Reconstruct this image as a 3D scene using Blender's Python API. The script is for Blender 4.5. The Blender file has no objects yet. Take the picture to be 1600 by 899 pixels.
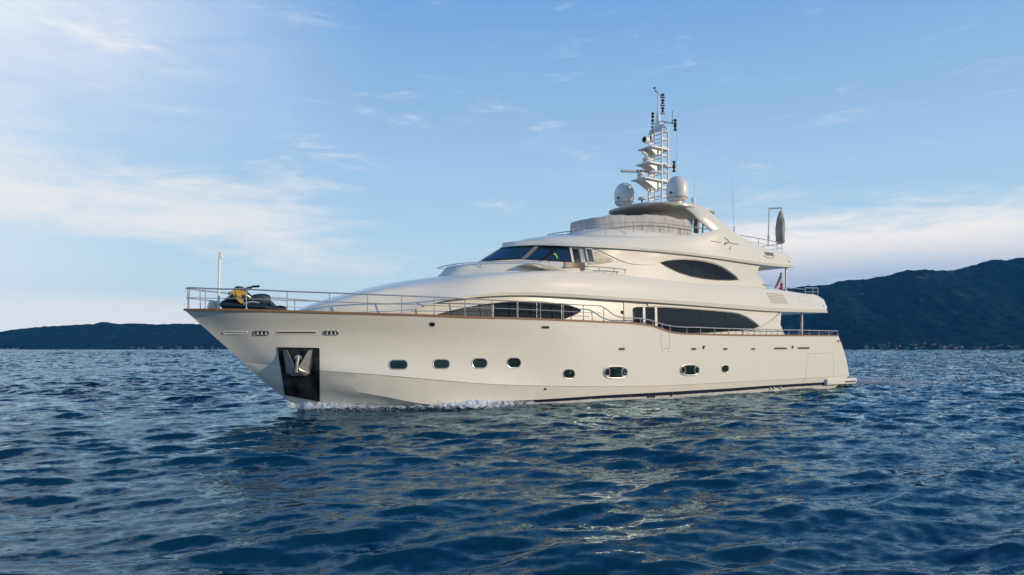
import bpy, math, random
import numpy as np
from mathutils import Vector, Matrix
from mathutils.bvhtree import BVHTree
from mathutils.geometry import delaunay_2d_cdt

R = math.radians
sc = bpy.context.scene
col = sc.collection
random.seed(7); rng = np.random.default_rng(7)

# ------------------------------------------------------------------ camera, sky, sun, exposure
# World axes: X runs aft along the yacht (0 = stem at the waterline), -Y is the port side, Z is up, metres.
HEAD = R(55); FPX = 1085.0                       # camera heading from +X towards +Y; focal length in 1600-px units
CAM = Vector((-8.80, -27.73, 2.2))
SH, CH = math.sin(HEAD), math.cos(HEAD)
HORIZON = 546.0
cd = bpy.data.cameras.new('camera'); cam = bpy.data.objects.new('camera', cd); col.objects.link(cam)
cam.location = CAM; cam.rotation_euler = (R(90), 0, HEAD - R(90))
cd.sensor_fit = 'HORIZONTAL'; cd.sensor_width = 36; cd.lens = 36 * FPX / 1600
cd.shift_y = (HORIZON - 449.5) / 1600
cd.clip_start = 0.1; cd.clip_end = 60000
sc.camera = cam

SUN_EL = R(15.0)
SUN_AZ = math.atan2(-math.cos(R(39)), math.sin(R(39)))        # direction towards the sun, from +X: port side, 39 deg aft of abeam
sd = Vector((math.cos(SUN_EL) * math.cos(SUN_AZ), math.cos(SUN_EL) * math.sin(SUN_AZ), math.sin(SUN_EL)))

w = bpy.data.worlds.new('World'); sc.world = w; w.use_nodes = True
nt = w.node_tree; nt.nodes.clear()
def N(t, tree=None, **k):
    n = (tree or nt).nodes.new(t)
    for a, v in k.items(): setattr(n, a, v)
    return n
def math_node(tree, op, a, b=None, clamp=False):
    n = tree.nodes.new('ShaderNodeMath'); n.operation = op; n.use_clamp = clamp
    for i, v in enumerate((a, b)):
        if v is None: continue
        if isinstance(v, (int, float)): n.inputs[i].default_value = v
        else: tree.links.new(v, n.inputs[i])
    return n.outputs[0]
def maprange(tree, v, a, b, c=0.0, d=1.0, smooth=True):
    n = tree.nodes.new('ShaderNodeMapRange'); n.interpolation_type = 'SMOOTHSTEP' if smooth else 'LINEAR'
    tree.links.new(v, n.inputs[0])
    for i, q in enumerate((a, b, c, d)): n.inputs[i + 1].default_value = q
    return n.outputs[0]
def mixc(tree, f, a, b, blend='MIX'):
    n = tree.nodes.new('ShaderNodeMix'); n.data_type = 'RGBA'; n.blend_type = blend
    if isinstance(f, (int, float)): n.inputs[0].default_value = f
    else: tree.links.new(f, n.inputs[0])
    for i, v in ((6, a), (7, b)):
        if isinstance(v, (tuple, list)): n.inputs[i].default_value = (*v[:3], 1)
        else: tree.links.new(v, n.inputs[i])
    return n.outputs[2]

SKY_STRENGTH = 0.10
HAZE = 0.000016
RIPPLE = 0.6
sky = N('ShaderNodeTexSky'); sky.sky_type = 'NISHITA'; sky.sun_disc = False
sky.sun_elevation = SUN_EL; sky.sun_rotation = math.pi / 2 - SUN_AZ
sky.altitude = 0; sky.air_density = 1.0; sky.dust_density = 0.4; sky.ozone_density = 1.6
tc = N('ShaderNodeTexCoord')
sep = N('ShaderNodeSeparateXYZ'); nt.links.new(tc.outputs['Generated'], sep.inputs[0])
dx, dy, dz = sep.outputs
az = math_node(nt, 'ARCTAN2', dy, dx)                          # compass bearing of the sky direction
bear = math_node(nt, 'SUBTRACT', az, HEAD)                      # positive = further left
el = math_node(nt, 'ARCSINE', dz)
def cloud_noise(sx, sz, scale, detail, seed, rough=0.55, dist=0.0):
    cx = math_node(nt, 'MULTIPLY', bear, sx); cz = math_node(nt, 'MULTIPLY', el, sz)
    cb = N('ShaderNodeCombineXYZ'); nt.links.new(cx, cb.inputs[0]); nt.links.new(cz, cb.inputs[1]); cb.inputs[2].default_value = seed
    no = N('ShaderNodeTexNoise'); nt.links.new(cb.outputs[0], no.inputs['Vector'])
    no.inputs['Scale'].default_value = scale; no.inputs['Detail'].default_value = detail
    no.inputs['Roughness'].default_value = rough; no.inputs['Distortion'].default_value = dist
    return no.outputs['Fac']
def band(v, a, b, c, d):
    return math_node(nt, 'MULTIPLY', maprange(nt, v, a, b), maprange(nt, v, c, d, 1, 0))
mx0 = lambda a, b: math_node(nt, 'MAXIMUM', a, b)
mul = lambda *v: v[0] if len(v) == 1 else math_node(nt, 'MULTIPLY', v[0], mul(*v[1:]))
n_big = cloud_noise(2.2, 9.0, 1.6, 9, 3.1, 0.60, 0.5)
n_fine = cloud_noise(3.0, 13.0, 3.0, 10, 8.7, 0.62, 0.8)
n_wisp = cloud_noise(1.5, 10.0, 3.2, 8, 21.3, 0.65, 1.2)
# low bank to the right, veil to the left, thin streak above the horizon, a few high wisps
n_mix = math_node(nt, 'ADD', math_node(nt, 'MULTIPLY', n_big, .62), math_node(nt, 'MULTIPLY', n_fine, .38))
shape = lambda v, k: math_node(nt, 'ADD', math_node(nt, 'MULTIPLY', math_node(nt, 'SUBTRACT', n_mix, .5), 1.9), math_node(nt, 'MULTIPLY', math_node(nt, 'SUBTRACT', v, .5), k))
right = maprange(nt, shape(mul(band(bear, -1.3, -0.45, -0.34, -0.16), band(el, 0.04, 0.12, 0.14, 0.235)), .60), -.20, .36)
tilt = math_node(nt, 'SUBTRACT', el, math_node(nt, 'MULTIPLY', bear, .09))
left = maprange(nt, shape(mul(maprange(nt, bear, 0.05, 0.36), band(tilt, 0.05, 0.12, 0.15, 0.235)), .52), -.16, .44)
low = mul(band(el, 0.0, 0.03, 0.05, 0.075), maprange(nt, bear, 0.25, 0.5), maprange(nt, n_big, 0.25, 0.5))
lowr = mul(band(el, -0.02, 0.04, 0.08, 0.13), maprange(nt, bear, -0.22, -0.42), maprange(nt, n_big, 0.28, 0.5))
wisp = mul(maprange(nt, n_wisp, 0.56, 0.80), maprange(nt, el, 0.12, 0.22), 0.22)
glow = mul(maprange(nt, bear, .40, .78), maprange(nt, el, .22, .46), maprange(nt, el, .62, .50), .85)
veil = mul(maprange(nt, bear, 0.16, 0.66), mx0(band(el, 0.16, 0.40, 0.50, 0.75), maprange(nt, bear, 0.35, 0.75)), maprange(nt, n_fine, -0.3, 0.7), maprange(nt, el, 0.58, 0.44))
mx = lambda a, b: math_node(nt, 'MAXIMUM', a, b)
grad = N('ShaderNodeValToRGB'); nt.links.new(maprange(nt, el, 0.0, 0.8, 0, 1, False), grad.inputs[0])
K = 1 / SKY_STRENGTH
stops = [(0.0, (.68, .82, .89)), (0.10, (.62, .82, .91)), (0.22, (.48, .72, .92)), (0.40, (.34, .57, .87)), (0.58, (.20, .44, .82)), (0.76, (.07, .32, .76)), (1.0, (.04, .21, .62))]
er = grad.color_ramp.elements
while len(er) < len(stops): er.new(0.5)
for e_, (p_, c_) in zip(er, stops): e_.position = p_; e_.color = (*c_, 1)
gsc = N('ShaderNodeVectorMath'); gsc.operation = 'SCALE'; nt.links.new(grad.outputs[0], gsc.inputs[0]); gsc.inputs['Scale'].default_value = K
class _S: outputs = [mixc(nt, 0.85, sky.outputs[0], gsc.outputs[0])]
skyc = _S
WHITE = (9.6, 9.2, 8.8); GREY = (3.4, 4.6, 6.6); PALE = (8.0, 8.8, 9.8)
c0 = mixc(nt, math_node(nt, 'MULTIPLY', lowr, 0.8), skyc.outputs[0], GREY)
c0 = mixc(nt, math_node(nt, 'MULTIPLY', veil, 0.8), c0, PALE)
c0 = mixc(nt, glow, c0, (9.4, 9.5, 9.9))
c0 = mixc(nt, math_node(nt, 'MULTIPLY', mx(mx(left, low), wisp), 0.9), c0, (8.9, 8.8, 8.7))
tone = mixc(nt, maprange(nt, el, 0.08, 0.15), (4.4, 5.3, 6.9), WHITE)
c0 = mixc(nt, math_node(nt, 'MULTIPLY', right, maprange(nt, n_fine, 0.2, 0.5, 0.55, 1.0)), c0, tone)
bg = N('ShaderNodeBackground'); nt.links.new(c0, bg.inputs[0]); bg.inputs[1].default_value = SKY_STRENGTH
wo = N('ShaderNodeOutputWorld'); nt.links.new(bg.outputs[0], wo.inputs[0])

sl = bpy.data.lights.new('sun', 'SUN'); so = bpy.data.objects.new('sun', sl); col.objects.link(so)
sl.energy = 3.7; sl.angle = R(0.6); sl.color = (1.0, 0.80, 0.56)
so.rotation_euler = (-sd).to_track_quat('-Z', 'Y').to_euler(); so.location = (20, -60, 40)

sc.view_settings.view_transform = 'Standard'; sc.view_settings.look = 'None'
sc.view_settings.gamma = 1; sc.view_settings.exposure = 0.0; sc.view_settings.use_curve_mapping = False
sc.render.engine = 'CYCLES'
sc.cycles.use_denoising = True
sc.cycles.max_bounces = 6; sc.cycles.volume_bounces = 1; sc.cycles.transparent_max_bounces = 8
sc.cycles.sample_clamp_indirect = 2.0

# ------------------------------------------------------------------ materials
def mat(name, base, rough=0.5, metal=0.0, coat=0.0, spec=0.5, var=0.0, vscale=2.0, bump=0.0, bscale=30.0, stretch=(1, 1, 1), ior=1.45, second=None):
    m = bpy.data.materials.new(name); m.use_nodes = True; t = m.node_tree
    p = t.nodes['Principled BSDF']
    p.inputs['Base Color'].default_value = (*base, 1); p.inputs['Roughness'].default_value = rough
    p.inputs['Metallic'].default_value = metal; p.inputs['Coat Weight'].default_value = coat
    p.inputs['Coat Roughness'].default_value = 0.06
    p.inputs['Specular IOR Level'].default_value = spec; p.inputs['IOR'].default_value = ior
    c = t.nodes.new('ShaderNodeTexCoord'); mp = t.nodes.new('ShaderNodeMapping'); mp.inputs['Scale'].default_value = stretch
    t.links.new(c.outputs['Object'], mp.inputs[0])
    if var:
        n = t.nodes.new('ShaderNodeTexNoise'); n.inputs['Scale'].default_value = vscale; n.inputs['Detail'].default_value = 6
        t.links.new(mp.outputs[0], n.inputs['Vector'])
        b2 = second or tuple(x * (1 - var) for x in base)
        t.links.new(mixc(t, maprange(t, n.outputs['Fac'], 0.35, 0.65), base, b2), p.inputs['Base Color'])
        t.links.new(maprange(t, n.outputs['Fac'], 0.3, 0.7, max(0.02, rough * 0.8), min(1, rough * 1.25)), p.inputs['Roughness'])
    if bump:
        n = t.nodes.new('ShaderNodeTexNoise'); n.inputs['Scale'].default_value = bscale; n.inputs['Detail'].default_value = 5
        t.links.new(mp.outputs[0], n.inputs['Vector'])
        b = t.nodes.new('ShaderNodeBump'); b.inputs['Strength'].default_value = bump; b.inputs['Distance'].default_value = 0.05
        t.links.new(n.outputs['Fac'], b.inputs['Height']); t.links.new(b.outputs[0], p.inputs['Normal'])
    return m
M = dict(
    hull=mat('hull_gelcoat', (0.69, 0.66, 0.565), 0.26, coat=0.3, spec=0.3, var=0.03, vscale=1.1, stretch=(1.6, 1.6, 0.18)),
    white=mat('white_gelcoat', (0.69, 0.66, 0.565), 0.20, coat=0.4, spec=0.3),
    mast=mat('mast_paint', (0.80, 0.77, 0.70), 0.35, coat=0.2, var=0.04),
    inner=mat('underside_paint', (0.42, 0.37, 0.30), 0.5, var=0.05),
    glass=mat('tinted_glass', (0.003, 0.005, 0.010), 0.03, spec=0.42, var=0.3, vscale=0.7),
    clear=mat('windscreen_glass', (0.010, 0.030, 0.050), 0.03, spec=1.0),
    curtain=mat('blinds_behind_glass', (0.10, 0.095, 0.085), 0.12, spec=0.6, var=0.45, vscale=3, stretch=(9, 9, 0.4)),
    port=mat('porthole_glass', (0.008, 0.022, 0.018), 0.05, spec=0.6, var=0.5, vscale=6),
    steel=mat('stainless_steel', (0.55, 0.53, 0.50), 0.30, metal=0.55, var=0.1, vscale=8),
    plate=mat('anchor_pocket_plate', (0.016, 0.016, 0.017), 0.16, metal=0.5, var=0.6, vscale=1.7, second=(0.075, 0.078, 0.082), stretch=(1.6, 1.6, .8)),
    black=mat('black_plastic', (0.012, 0.012, 0.014), 0.4),
    navy=mat('navy_boot_stripe', (0.010, 0.013, 0.035), 0.3, coat=0.3),
    anti=mat('white_boot_top', (0.62, 0.60, 0.55), 0.45, var=0.2, vscale=3, second=(0.42, 0.42, 0.36), stretch=(1, 1, 3)),
    teak=mat('teak', (0.30, 0.155, 0.06), 0.4, coat=0.2, var=0.35, vscale=5, stretch=(0.6, 6, 6)),
    mahogany=mat('varnished_mahogany', (0.13, 0.05, 0.022), 0.25, coat=0.4, var=0.35, vscale=6, stretch=(0.6, 6, 6)),
    canvas=mat('grey_canvas', (0.49, 0.465, 0.435), 0.85, var=0.15, vscale=3, bump=0.35, bscale=3, stretch=(2.0, 2.0, 0.5)),
    umbrella=mat('umbrella_canvas', (0.36, 0.33, 0.29), 0.85, var=0.2, vscale=5, bump=0.5, bscale=9, stretch=(3, 3, 0.3)),
    deck=mat('teak_deck', (0.27, 0.18, 0.10), 0.6, var=0.3, vscale=4, stretch=(0.3, 9, 1)),
    groove=mat('panel_groove', (0.20, 0.18, 0.155), 0.6),
    dome=mat('radome_gelcoat', (0.66, 0.64, 0.60), 0.33, coat=0.2),
    greymark=mat('grey_emblem', (0.36, 0.35, 0.34), 0.35),
    ski=mat('jet_ski_gelcoat', (0.008, 0.022, 0.032), 0.22, coat=0.6, var=0.3),
    skiseat=mat('jet_ski_vinyl', (0.012, 0.028, 0.040), 0.5, bump=0.2, bscale=30),
    yellow=mat('yellow_gelcoat', (0.42, 0.26, 0.015), 0.3, coat=0.4, var=0.1, vscale=5),
    rubber=mat('black_rubber', (0.02, 0.019, 0.019), 0.6, var=0.4),
    red=mat('red_flag_cloth', (0.50, 0.025, 0.035), 0.8, var=0.2, vscale=8),
    flagwhite=mat('white_flag_cloth', (0.72, 0.68, 0.66), 0.8),
    yellow_green=mat('bright_yellow_green', (0.40, 0.62, 0.05), 0.7, var=0.2, vscale=20),
    zinc=mat('galvanised_steel', (0.42, 0.41, 0.39), 0.38, metal=0.55, var=0.35, vscale=4),
    amber=mat('polished_brass', (0.55, 0.42, 0.2), 0.2, metal=1.0),
)

# ------------------------------------------------------------------ mesh helpers
def P(px, py, Y):
    """World point where the sight line through photo pixel (px, py) meets the plane at lateral offset Y."""
    q = (px - 800) / FPX
    ddx, ddy = CH + q * SH, SH - q * CH
    zc = (Y - CAM.y) / ddy
    return Vector((CAM.x + zc * ddx, Y, CAM.z + (HORIZON - py) / FPX * zc))
def ray(px, py):
    q = (px - 800) / FPX
    return Vector((CH + q * SH, SH - q * CH, (HORIZON - py) / FPX)).normalized()
def PL(lst): return [p if len(p) == 3 and isinstance(p, Vector) else P(p[0], p[1], -p[2]) for p in lst]

def mk(name, v, f, m, parent=None, smooth=True, angle=38, mats=None, fm=None):
    me = bpy.data.meshes.new(name); me.from_pydata([tuple(p) for p in v], [], [tuple(q) for q in f])
    for x in (mats or [m]): me.materials.append(x)
    if fm is not None: me.polygons.foreach_set('material_index', np.asarray(fm, dtype=np.int32))
    if smooth:
        me.polygons.foreach_set('use_smooth', [True] * len(me.polygons))
        if angle: me.set_sharp_from_angle(angle=R(angle))
    me.update()
    o = bpy.data.objects.new(name, me); col.objects.link(o)
    if parent is not None: o.parent = parent
    return o
def tag(o, label, cat, group=None, kind=None):
    if label: o['label'] = label
    if cat: o['category'] = cat
    if group: o['group'] = group
    if kind: o['kind'] = kind
    return o
def empty(name, loc=(0, 0, 0)):
    o = bpy.data.objects.new(name, None); col.objects.link(o); o.location = loc; o.empty_display_size = 0.2
    return o
def inv(o, v):
    off = Vector()
    while o is not None: off += o.location; o = o.parent
    return [Vector(p) - off for p in v]

class MB:
    """collects shapes in world coordinates, links them as ONE mesh relative to the parent's location"""
    def __init__(s): s.v = []; s.f = []; s.fm = []
    def add(s, v, f, mi=0):
        n = len(s.v); s.v += [Vector(p) for p in v]; s.f += [tuple(i + n for i in q) for q in f]; s.fm += [mi] * len(f)
    def box(s, c, d, rot=None, mi=0, bev=0.0):
        hx, hy, hz = d[0] / 2, d[1] / 2, d[2] / 2
        if bev <= 0:
            v = [Vector((x, y, z)) for x in (-hx, hx) for y in (-hy, hy) for z in (-hz, hz)]
            f = [(0, 1, 3, 2), (4, 6, 7, 5), (0, 4, 5, 1), (2, 3, 7, 6), (0, 2, 6, 4), (1, 5, 7, 3)]
        else:
            b = min(bev, hx * .9, hy * .9, hz * .9); prof = []
            def ringz(ix, iy, z):
                pts = []
                for cx, cy, a0 in ((ix - b, iy - b, 0), (-ix + b, iy - b, 90), (-ix + b, -iy + b, 180), (ix - b, -iy + b, 270)):
                    for k in range(4):
                        a = R(a0 + 30 * k); pts.append(Vector((cx + b * math.cos(a), cy + b * math.sin(a), z)))
                return pts
            rings = [ringz(hx - b * .6, hy - b * .6, -hz), ringz(hx, hy, -hz + b * .7), ringz(hx, hy, hz - b * .7), ringz(hx - b * .6, hy - b * .6, hz)]
            v = [p for r_ in rings for p in r_]; n = 16; f = []
            for k in range(3):
                for i in range(n): f.append((k * n + i, k * n + (i + 1) % n, (k + 1) * n + (i + 1) % n, (k + 1) * n + i))
            f.append(tuple(range(n - 1, -1, -1))); f.append(tuple(range(3 * n, 4 * n)))
        if rot is not None: v = [rot @ p for p in v]
        s.add([p + Vector(c) for p in v], f, mi)
    def tube(s, pts, r, n=8, closed=False, mi=0, caps=True):
        pts = [Vector(p) for p in pts]; k = len(pts); rr = r if isinstance(r, (list, tuple)) else [r] * k
        v = []; up = None
        for i, p in enumerate(pts):
            a = pts[(i - 1) % k] if (closed or i > 0) else p; b = pts[(i + 1) % k] if (closed or i < k - 1) else p
            t = (b - a).normalized() if (b - a).length > 1e-9 else Vector((0, 0, 1))
            if up is None:
                up = Vector((0, 0, 1)) if abs(t.z) < 0.9 else Vector((1, 0, 0))
            sx = t.cross(up)
            if sx.length < 1e-4: sx = t.cross(Vector((1, 0.3, 0)))
            sx.normalize(); up = sx.cross(t).normalized()
            for j in range(n):
                a_ = 2 * math.pi * j / n; v.append(p + (sx * math.cos(a_) + up * math.sin(a_)) * rr[i])
        f = []
        for i in range(k if closed else k - 1):
            for j in range(n):
                i2 = (i + 1) % k; f.append((i * n + j, i * n + (j + 1) % n, i2 * n + (j + 1) % n, i2 * n + j))
        if caps and not closed: f += [tuple(range(n - 1, -1, -1)), tuple(range((k - 1) * n, k * n))]
        s.add(v, f, mi)
    def lathe(s, c, prof, n=24, axis=None, mi=0):
        """prof: (radius, height) list; axis: Matrix for tilt"""
        v = []; f = []; k = len(prof)
        for r_, h in prof:
            for j in range(n):
                a = 2 * math.pi * j / n; p = Vector((r_ * math.cos(a), r_ * math.sin(a), h))
                if axis is not None: p = axis @ p
                v.append(p + Vector(c))
        for i in range(k - 1):
            for j in range(n): f.append((i * n + j, i * n + (j + 1) % n, (i + 1) * n + (j + 1) % n, (i + 1) * n + j))
        f += [tuple(range(n - 1, -1, -1)), tuple(range((k - 1) * n, k * n))]
        s.add(v, f, mi)
    def build(s, name, m, parent=None, smooth=True, angle=38):
        ms = m if isinstance(m, list) else [m]
        return mk(name, inv(parent, s.v) if parent is not None else s.v, s.f, None, parent, smooth, angle, ms, s.fm)

def hermite(knots, n=None, ts=None):
    k = np.array([tuple(p) for p in knots], float)
    d = np.maximum(np.linalg.norm(np.diff(k, axis=0), axis=1), 1e-6); t = np.concatenate([[0], np.cumsum(d)])
    sl_ = np.diff(k, axis=0) / d[:, None]; m = np.empty_like(k); m[0] = sl_[0]; m[-1] = sl_[-1]
    if len(k) > 2:
        w0 = d[1:] / (d[:-1] + d[1:]); m[1:-1] = sl_[:-1] * w0[:, None] + sl_[1:] * (1 - w0)[:, None]
    q = np.linspace(0, t[-1], n) if ts is None else np.asarray(ts) * t[-1]
    i = np.clip(np.searchsorted(t, q, side='right') - 1, 0, len(k) - 2); h = d[i]; u = ((q - t[i]) / h)[:, None]; h = h[:, None]
    return (2*u**3-3*u**2+1)*k[i] + (u**3-2*u**2+u)*h*m[i] + (-2*u**3+3*u**2)*k[i+1] + (u**3-u**2)*h*m[i+1]
def resample(knots, n, by='x', spread=None):
    """points along a guide, at equal steps of X (by='x') or of length"""
    dense = hermite(knots, 1200)
    if by == 'x':
        x = np.maximum.accumulate(dense[:, 0] + np.linspace(0, 1e-6, len(dense))); q = np.linspace(x[0], x[-1], n)
        if spread: q = x[0] + (x[-1] - x[0]) * np.linspace(0, 1, n) ** spread
        return np.stack([q, np.interp(q, x, dense[:, 1]), np.interp(q, x, dense[:, 2])], 1)
    d = np.concatenate([[0], np.cumsum(np.linalg.norm(np.diff(dense, axis=0), axis=1))])
    q = d[-1] * (np.linspace(0, 1, n) ** (spread or 1)); return np.stack([np.interp(q, d, dense[:, j]) for j in range(3)], 1)
def cross_fill(G, corner, m):
    """G: list of (n,3) guides; corner: flags; between corners the section is a smooth curve with m steps per span"""
    G = np.stack(G); K, n, _ = G.shape; rows = []
    cs = [i for i in range(K) if corner[i] or i in (0, K - 1)]
    for a, b in zip(cs[:-1], cs[1:]):
        seg = G[a:b + 1]
        if b - a == 1:
            mm = max(1, m // 2)
            for j in range(mm): rows.append(seg[0] + (seg[1] - seg[0]) * (j / mm))
        else:
            steps = (b - a) * m; out = np.empty((steps, n, 3))
            tt = np.arange(steps) / steps
            for c in range(n): out[:, c] = hermite(seg[:, c], ts=tt)
            rows += list(out)
    rows.append(G[-1]); return np.stack(rows)
def sheet(rows, mirror=True, ends=True):
    """rows (r, n, 3) on the port side -> vertices and faces, mirrored to starboard, the end section closed"""
    r, n, _ = rows.shape; v = [Vector(p) for p in rows.reshape(-1, 3)]; f = []
    for i in range(r - 1):
        for j in range(n - 1): f.append((i * n + j, i * n + j + 1, (i + 1) * n + j + 1, (i + 1) * n + j))
    if mirror:
        o = len(v); v += [Vector((p.x, -p.y, p.z)) for p in v]; f += [tuple(reversed([q + o for q in t])) for t in f]
        if ends:
            e = [i * n + n - 1 for i in range(r)]; f.append(tuple(e + [q + o for q in reversed(e)]))
    return v, f
def clean(v, f, tol=1e-4):
    """merge coincident vertices so that mirrored halves share the centreline"""
    key = {}; idx = []; out = []
    for p in v:
        k = (round(p[0] / tol), round(p[1] / tol), round(p[2] / tol))
        if k not in key: key[k] = len(out); out.append(p)
        idx.append(key[k])
    ff = []
    for t in f:
        q = []
        for i in t:
            if idx[i] not in q: q.append(idx[i])
        if len(q) >= 3: ff.append(tuple(q))
    return out, ff
class Surf:
    def __init__(s, v, f): s.v = v; s.f = f; s.b = BVHTree.FromPolygons([tuple(p) for p in v], f)
    def hit(s, px, py):
        d = ray(px, py); h = s.b.ray_cast(CAM, d)
        if h[0] is None: return None, None
        n = h[1]; n = -n if n.dot(d) > 0 else n
        return h[0], n
def densify(poly, step=3.0):
    out = []
    for a, b in zip(poly, poly[1:] + poly[:1]):
        k = max(1, int(math.hypot(b[0] - a[0], b[1] - a[1]) / step))
        out += [(a[0] + (b[0] - a[0]) * i / k, a[1] + (b[1] - a[1]) * i / k) for i in range(k)]
    return out
def smooth_poly(pts, n=60):
    """closed smooth curve through points"""
    k = list(pts) + [pts[0]]; a = hermite([(p[0], p[1], 0) for p in (list(pts[-2:]) + k + list(pts[1:3]))], 2000)
    i0 = int(np.argmin(np.linalg.norm(a[:, :2] - np.array(pts[0]), axis=1)[:1000]))
    d = np.linalg.norm(a[:, :2] - np.array(pts[0]), axis=1); d[:i0 + 300] = 9e9; i1 = int(np.argmin(d))
    return [tuple(p[:2]) for p in a[np.linspace(i0, i1, n + 1).astype(int)[:-1]]]
def rounded(cx, cy, wd, hg, r, n=6, rot=0.0, skew=0.0):
    pts = []
    for sx, sy, a0 in ((1, 1, 0), (-1, 1, 90), (-1, -1, 180), (1, -1, 270)):
        for k in range(n + 1):
            a = R(a0 + 90 * k / n); pts.append((sx * (wd / 2 - r) + r * math.cos(a), sy * (hg / 2 - r) + r * math.sin(a)))
    return [(cx + x, cy + y + skew * x) for x, y in pts]
def patch(name, surf, poly, m, parent, lift=0.012, thick=0.05, step=4.0, smooth=True):
    """solid sheet that follows a surface, cut to an outline, standing `lift` proud of it"""
    b = densify(poly, step); xs = [p[0] for p in b]; ys = [p[1] for p in b]
    pts = [Vector(p) for p in b]; nb = len(b)
    x = min(xs) + step / 2
    while x < max(xs):
        y = min(ys) + step / 2
        while y < max(ys):
            ins = False
            for i in range(nb):
                (x1, y1), (x2, y2) = b[i], b[(i + 1) % nb]
                if (y1 > y) != (y2 > y) and x < (x2 - x1) * (y - y1) / (y2 - y1) + x1: ins = not ins
            if ins and min((x - q[0]) ** 2 + (y - q[1]) ** 2 for q in b) > (step * .45) ** 2: pts.append(Vector((x, y)))
            y += step
        x += step
    vv, _, ff, ov, _, _ = delaunay_2d_cdt(pts, [(i, (i + 1) % nb) for i in range(nb)], [list(range(nb))], 1, 1e-5)
    V = []; Nn = []; ok = []
    for p in vv:
        h, n = surf.hit(p[0], p[1]); ok.append(h is not None); V.append(h or Vector()); Nn.append(n or Vector((0, -1, 0)))
    F = [tuple(t) for t in ff if all(ok[i] for i in t)]
    if not F: print('EMPTY PATCH', name); return None
    out = []
    for t in F:
        nn = (V[t[1]] - V[t[0]]).cross(V[t[2]] - V[t[0]]); out.append(t if nn.dot(Nn[t[0]]) > 0 else tuple(reversed(t)))
    F = out; n0 = len(V)
    vf = [V[i] + Nn[i] * lift for i in range(n0)] + [V[i] + Nn[i] * (lift - thick) for i in range(n0)]
    cnt = {}
    for t in F:
        for a, c in zip(t, t[1:] + t[:1]): cnt[(a, c)] = 1
    rim = [(a, a + n0, c + n0, c) for a, c in cnt if (c, a) not in cnt]
    return mk(name, inv(parent, vf) if parent is not None else vf, F + rim, m, parent, smooth, 30)
def line_on(surf, pts, lift=0.0, step=4.0, closed=False):
    q = densify(pts, step) if closed else densify(pts, step)[: -max(1, int(math.hypot(pts[0][0] - pts[-1][0], pts[0][1] - pts[-1][1]) / step))] + [pts[-1]]
    o = []
    for p in q:
        h, n = surf.hit(*p)
        if h is not None: o.append(h + n * lift)
    return o
def rim(name, surf, pts, r, m, parent, lift=0.0, closed=True, n=6, step=4.0):
    b = MB(); b.tube(line_on(surf, pts, lift, step, closed), r, n, closed); return b.build(name, m, parent)

# ------------------------------------------------------------------ the yacht: shells
yacht = tag(empty('yacht'), 'large cream white motor yacht with tinted windows and tall mast, cruising on the blue sea', 'yacht')

SHEER_PX = [(288, 484.5), (350, 484.6), (450, 486.9), (514, 488.9), (590, 491), (680, 493.8), (720, 495.7), (820, 498.3), (900, 501.6), (940, 503.4), (1000, 506.8), (1020, 510), (1034, 514.5), (1048, 519.2), (1064, 521.4), (1090, 522.4), (1310, 524.9)]
def beam(X):
    u = min(1, max(0, (X + 4.04) / 19)); b = 3.7 * (1 - (1 - u) ** 2.3) + .58 * (1 - math.exp(-max(0, X + 4.04) / 1.0)) * (1 - u) ** 1.5
    return b - 0.0016 * max(0, X - 22) ** 2
sheer = []
for p in SHEER_PX:
    Y = 0.0
    for i in range(60):
        q = P(p[0], p[1], Y); Y = .5 * Y - .5 * beam(q.x)
    sheer.append(q)
STEM_PX = [(288, 484.5), (306, 503), (330, 526), (356, 548), (382, 567.5), (402, 587), (420, 604.5), (437, 617), (458, 632)]
stem = [P(a, b, 0) for a, b in STEM_PX]
XS = 33.12
knuckle = [P(382, 568, 0), P(400, 569.2, -.22), P(438, 572.3, -.75), P(499, 578.4, -1.50), P(600, 586.5, -2.35), P(700, 595.3, -2.92), P(740, 598.6, -3.07), P(860, 603.2, -3.36), P(960, 604, -3.50), P(1060, 601.6, -3.55), P(1160, 596.4, -3.55), P(1253, 591.6, -3.50), P(1300, 588.8, -3.46), P(1327, 587.2, -3.42)]
chine = [P(410, 595.5, 0), P(445, 601, -.55), P(499, 603.2, -1.18), P(560, 613.2, -1.78), P(600, 620, -2.10), P(660, 631, -2.50)]
cx = [(8.0, -2.88, -.20), (12, -3.15, -.38), (18, -3.3, -.45), (25, -3.3, -.40), (33.6, -3.15, -.30)]
chine += [Vector(p) for p in cx]
keel = [Vector((1.3, 0, -1.0)), Vector((6, 0, -1.4)), Vector((20, 0, -1.4)), Vector((33.4, 0, -.9))]
stemfoot = P(452, 627.5, 0)
low = [stemfoot, Vector((0.9, -.42, -.25)), Vector((3, -1.1, -.5)), Vector((8, -2.2, -.8)), Vector((18, -2.6, -1)), Vector((33.5, -2.5, -.7))]
NX = 150
g_sheer = resample(sheer, NX, spread=1.35)
def guide(k): return resample(k, NX, spread=1.35)
g_kn = guide(knuckle); g_ch = guide(chine); g_low = guide(low); g_keel = guide(keel)
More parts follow.
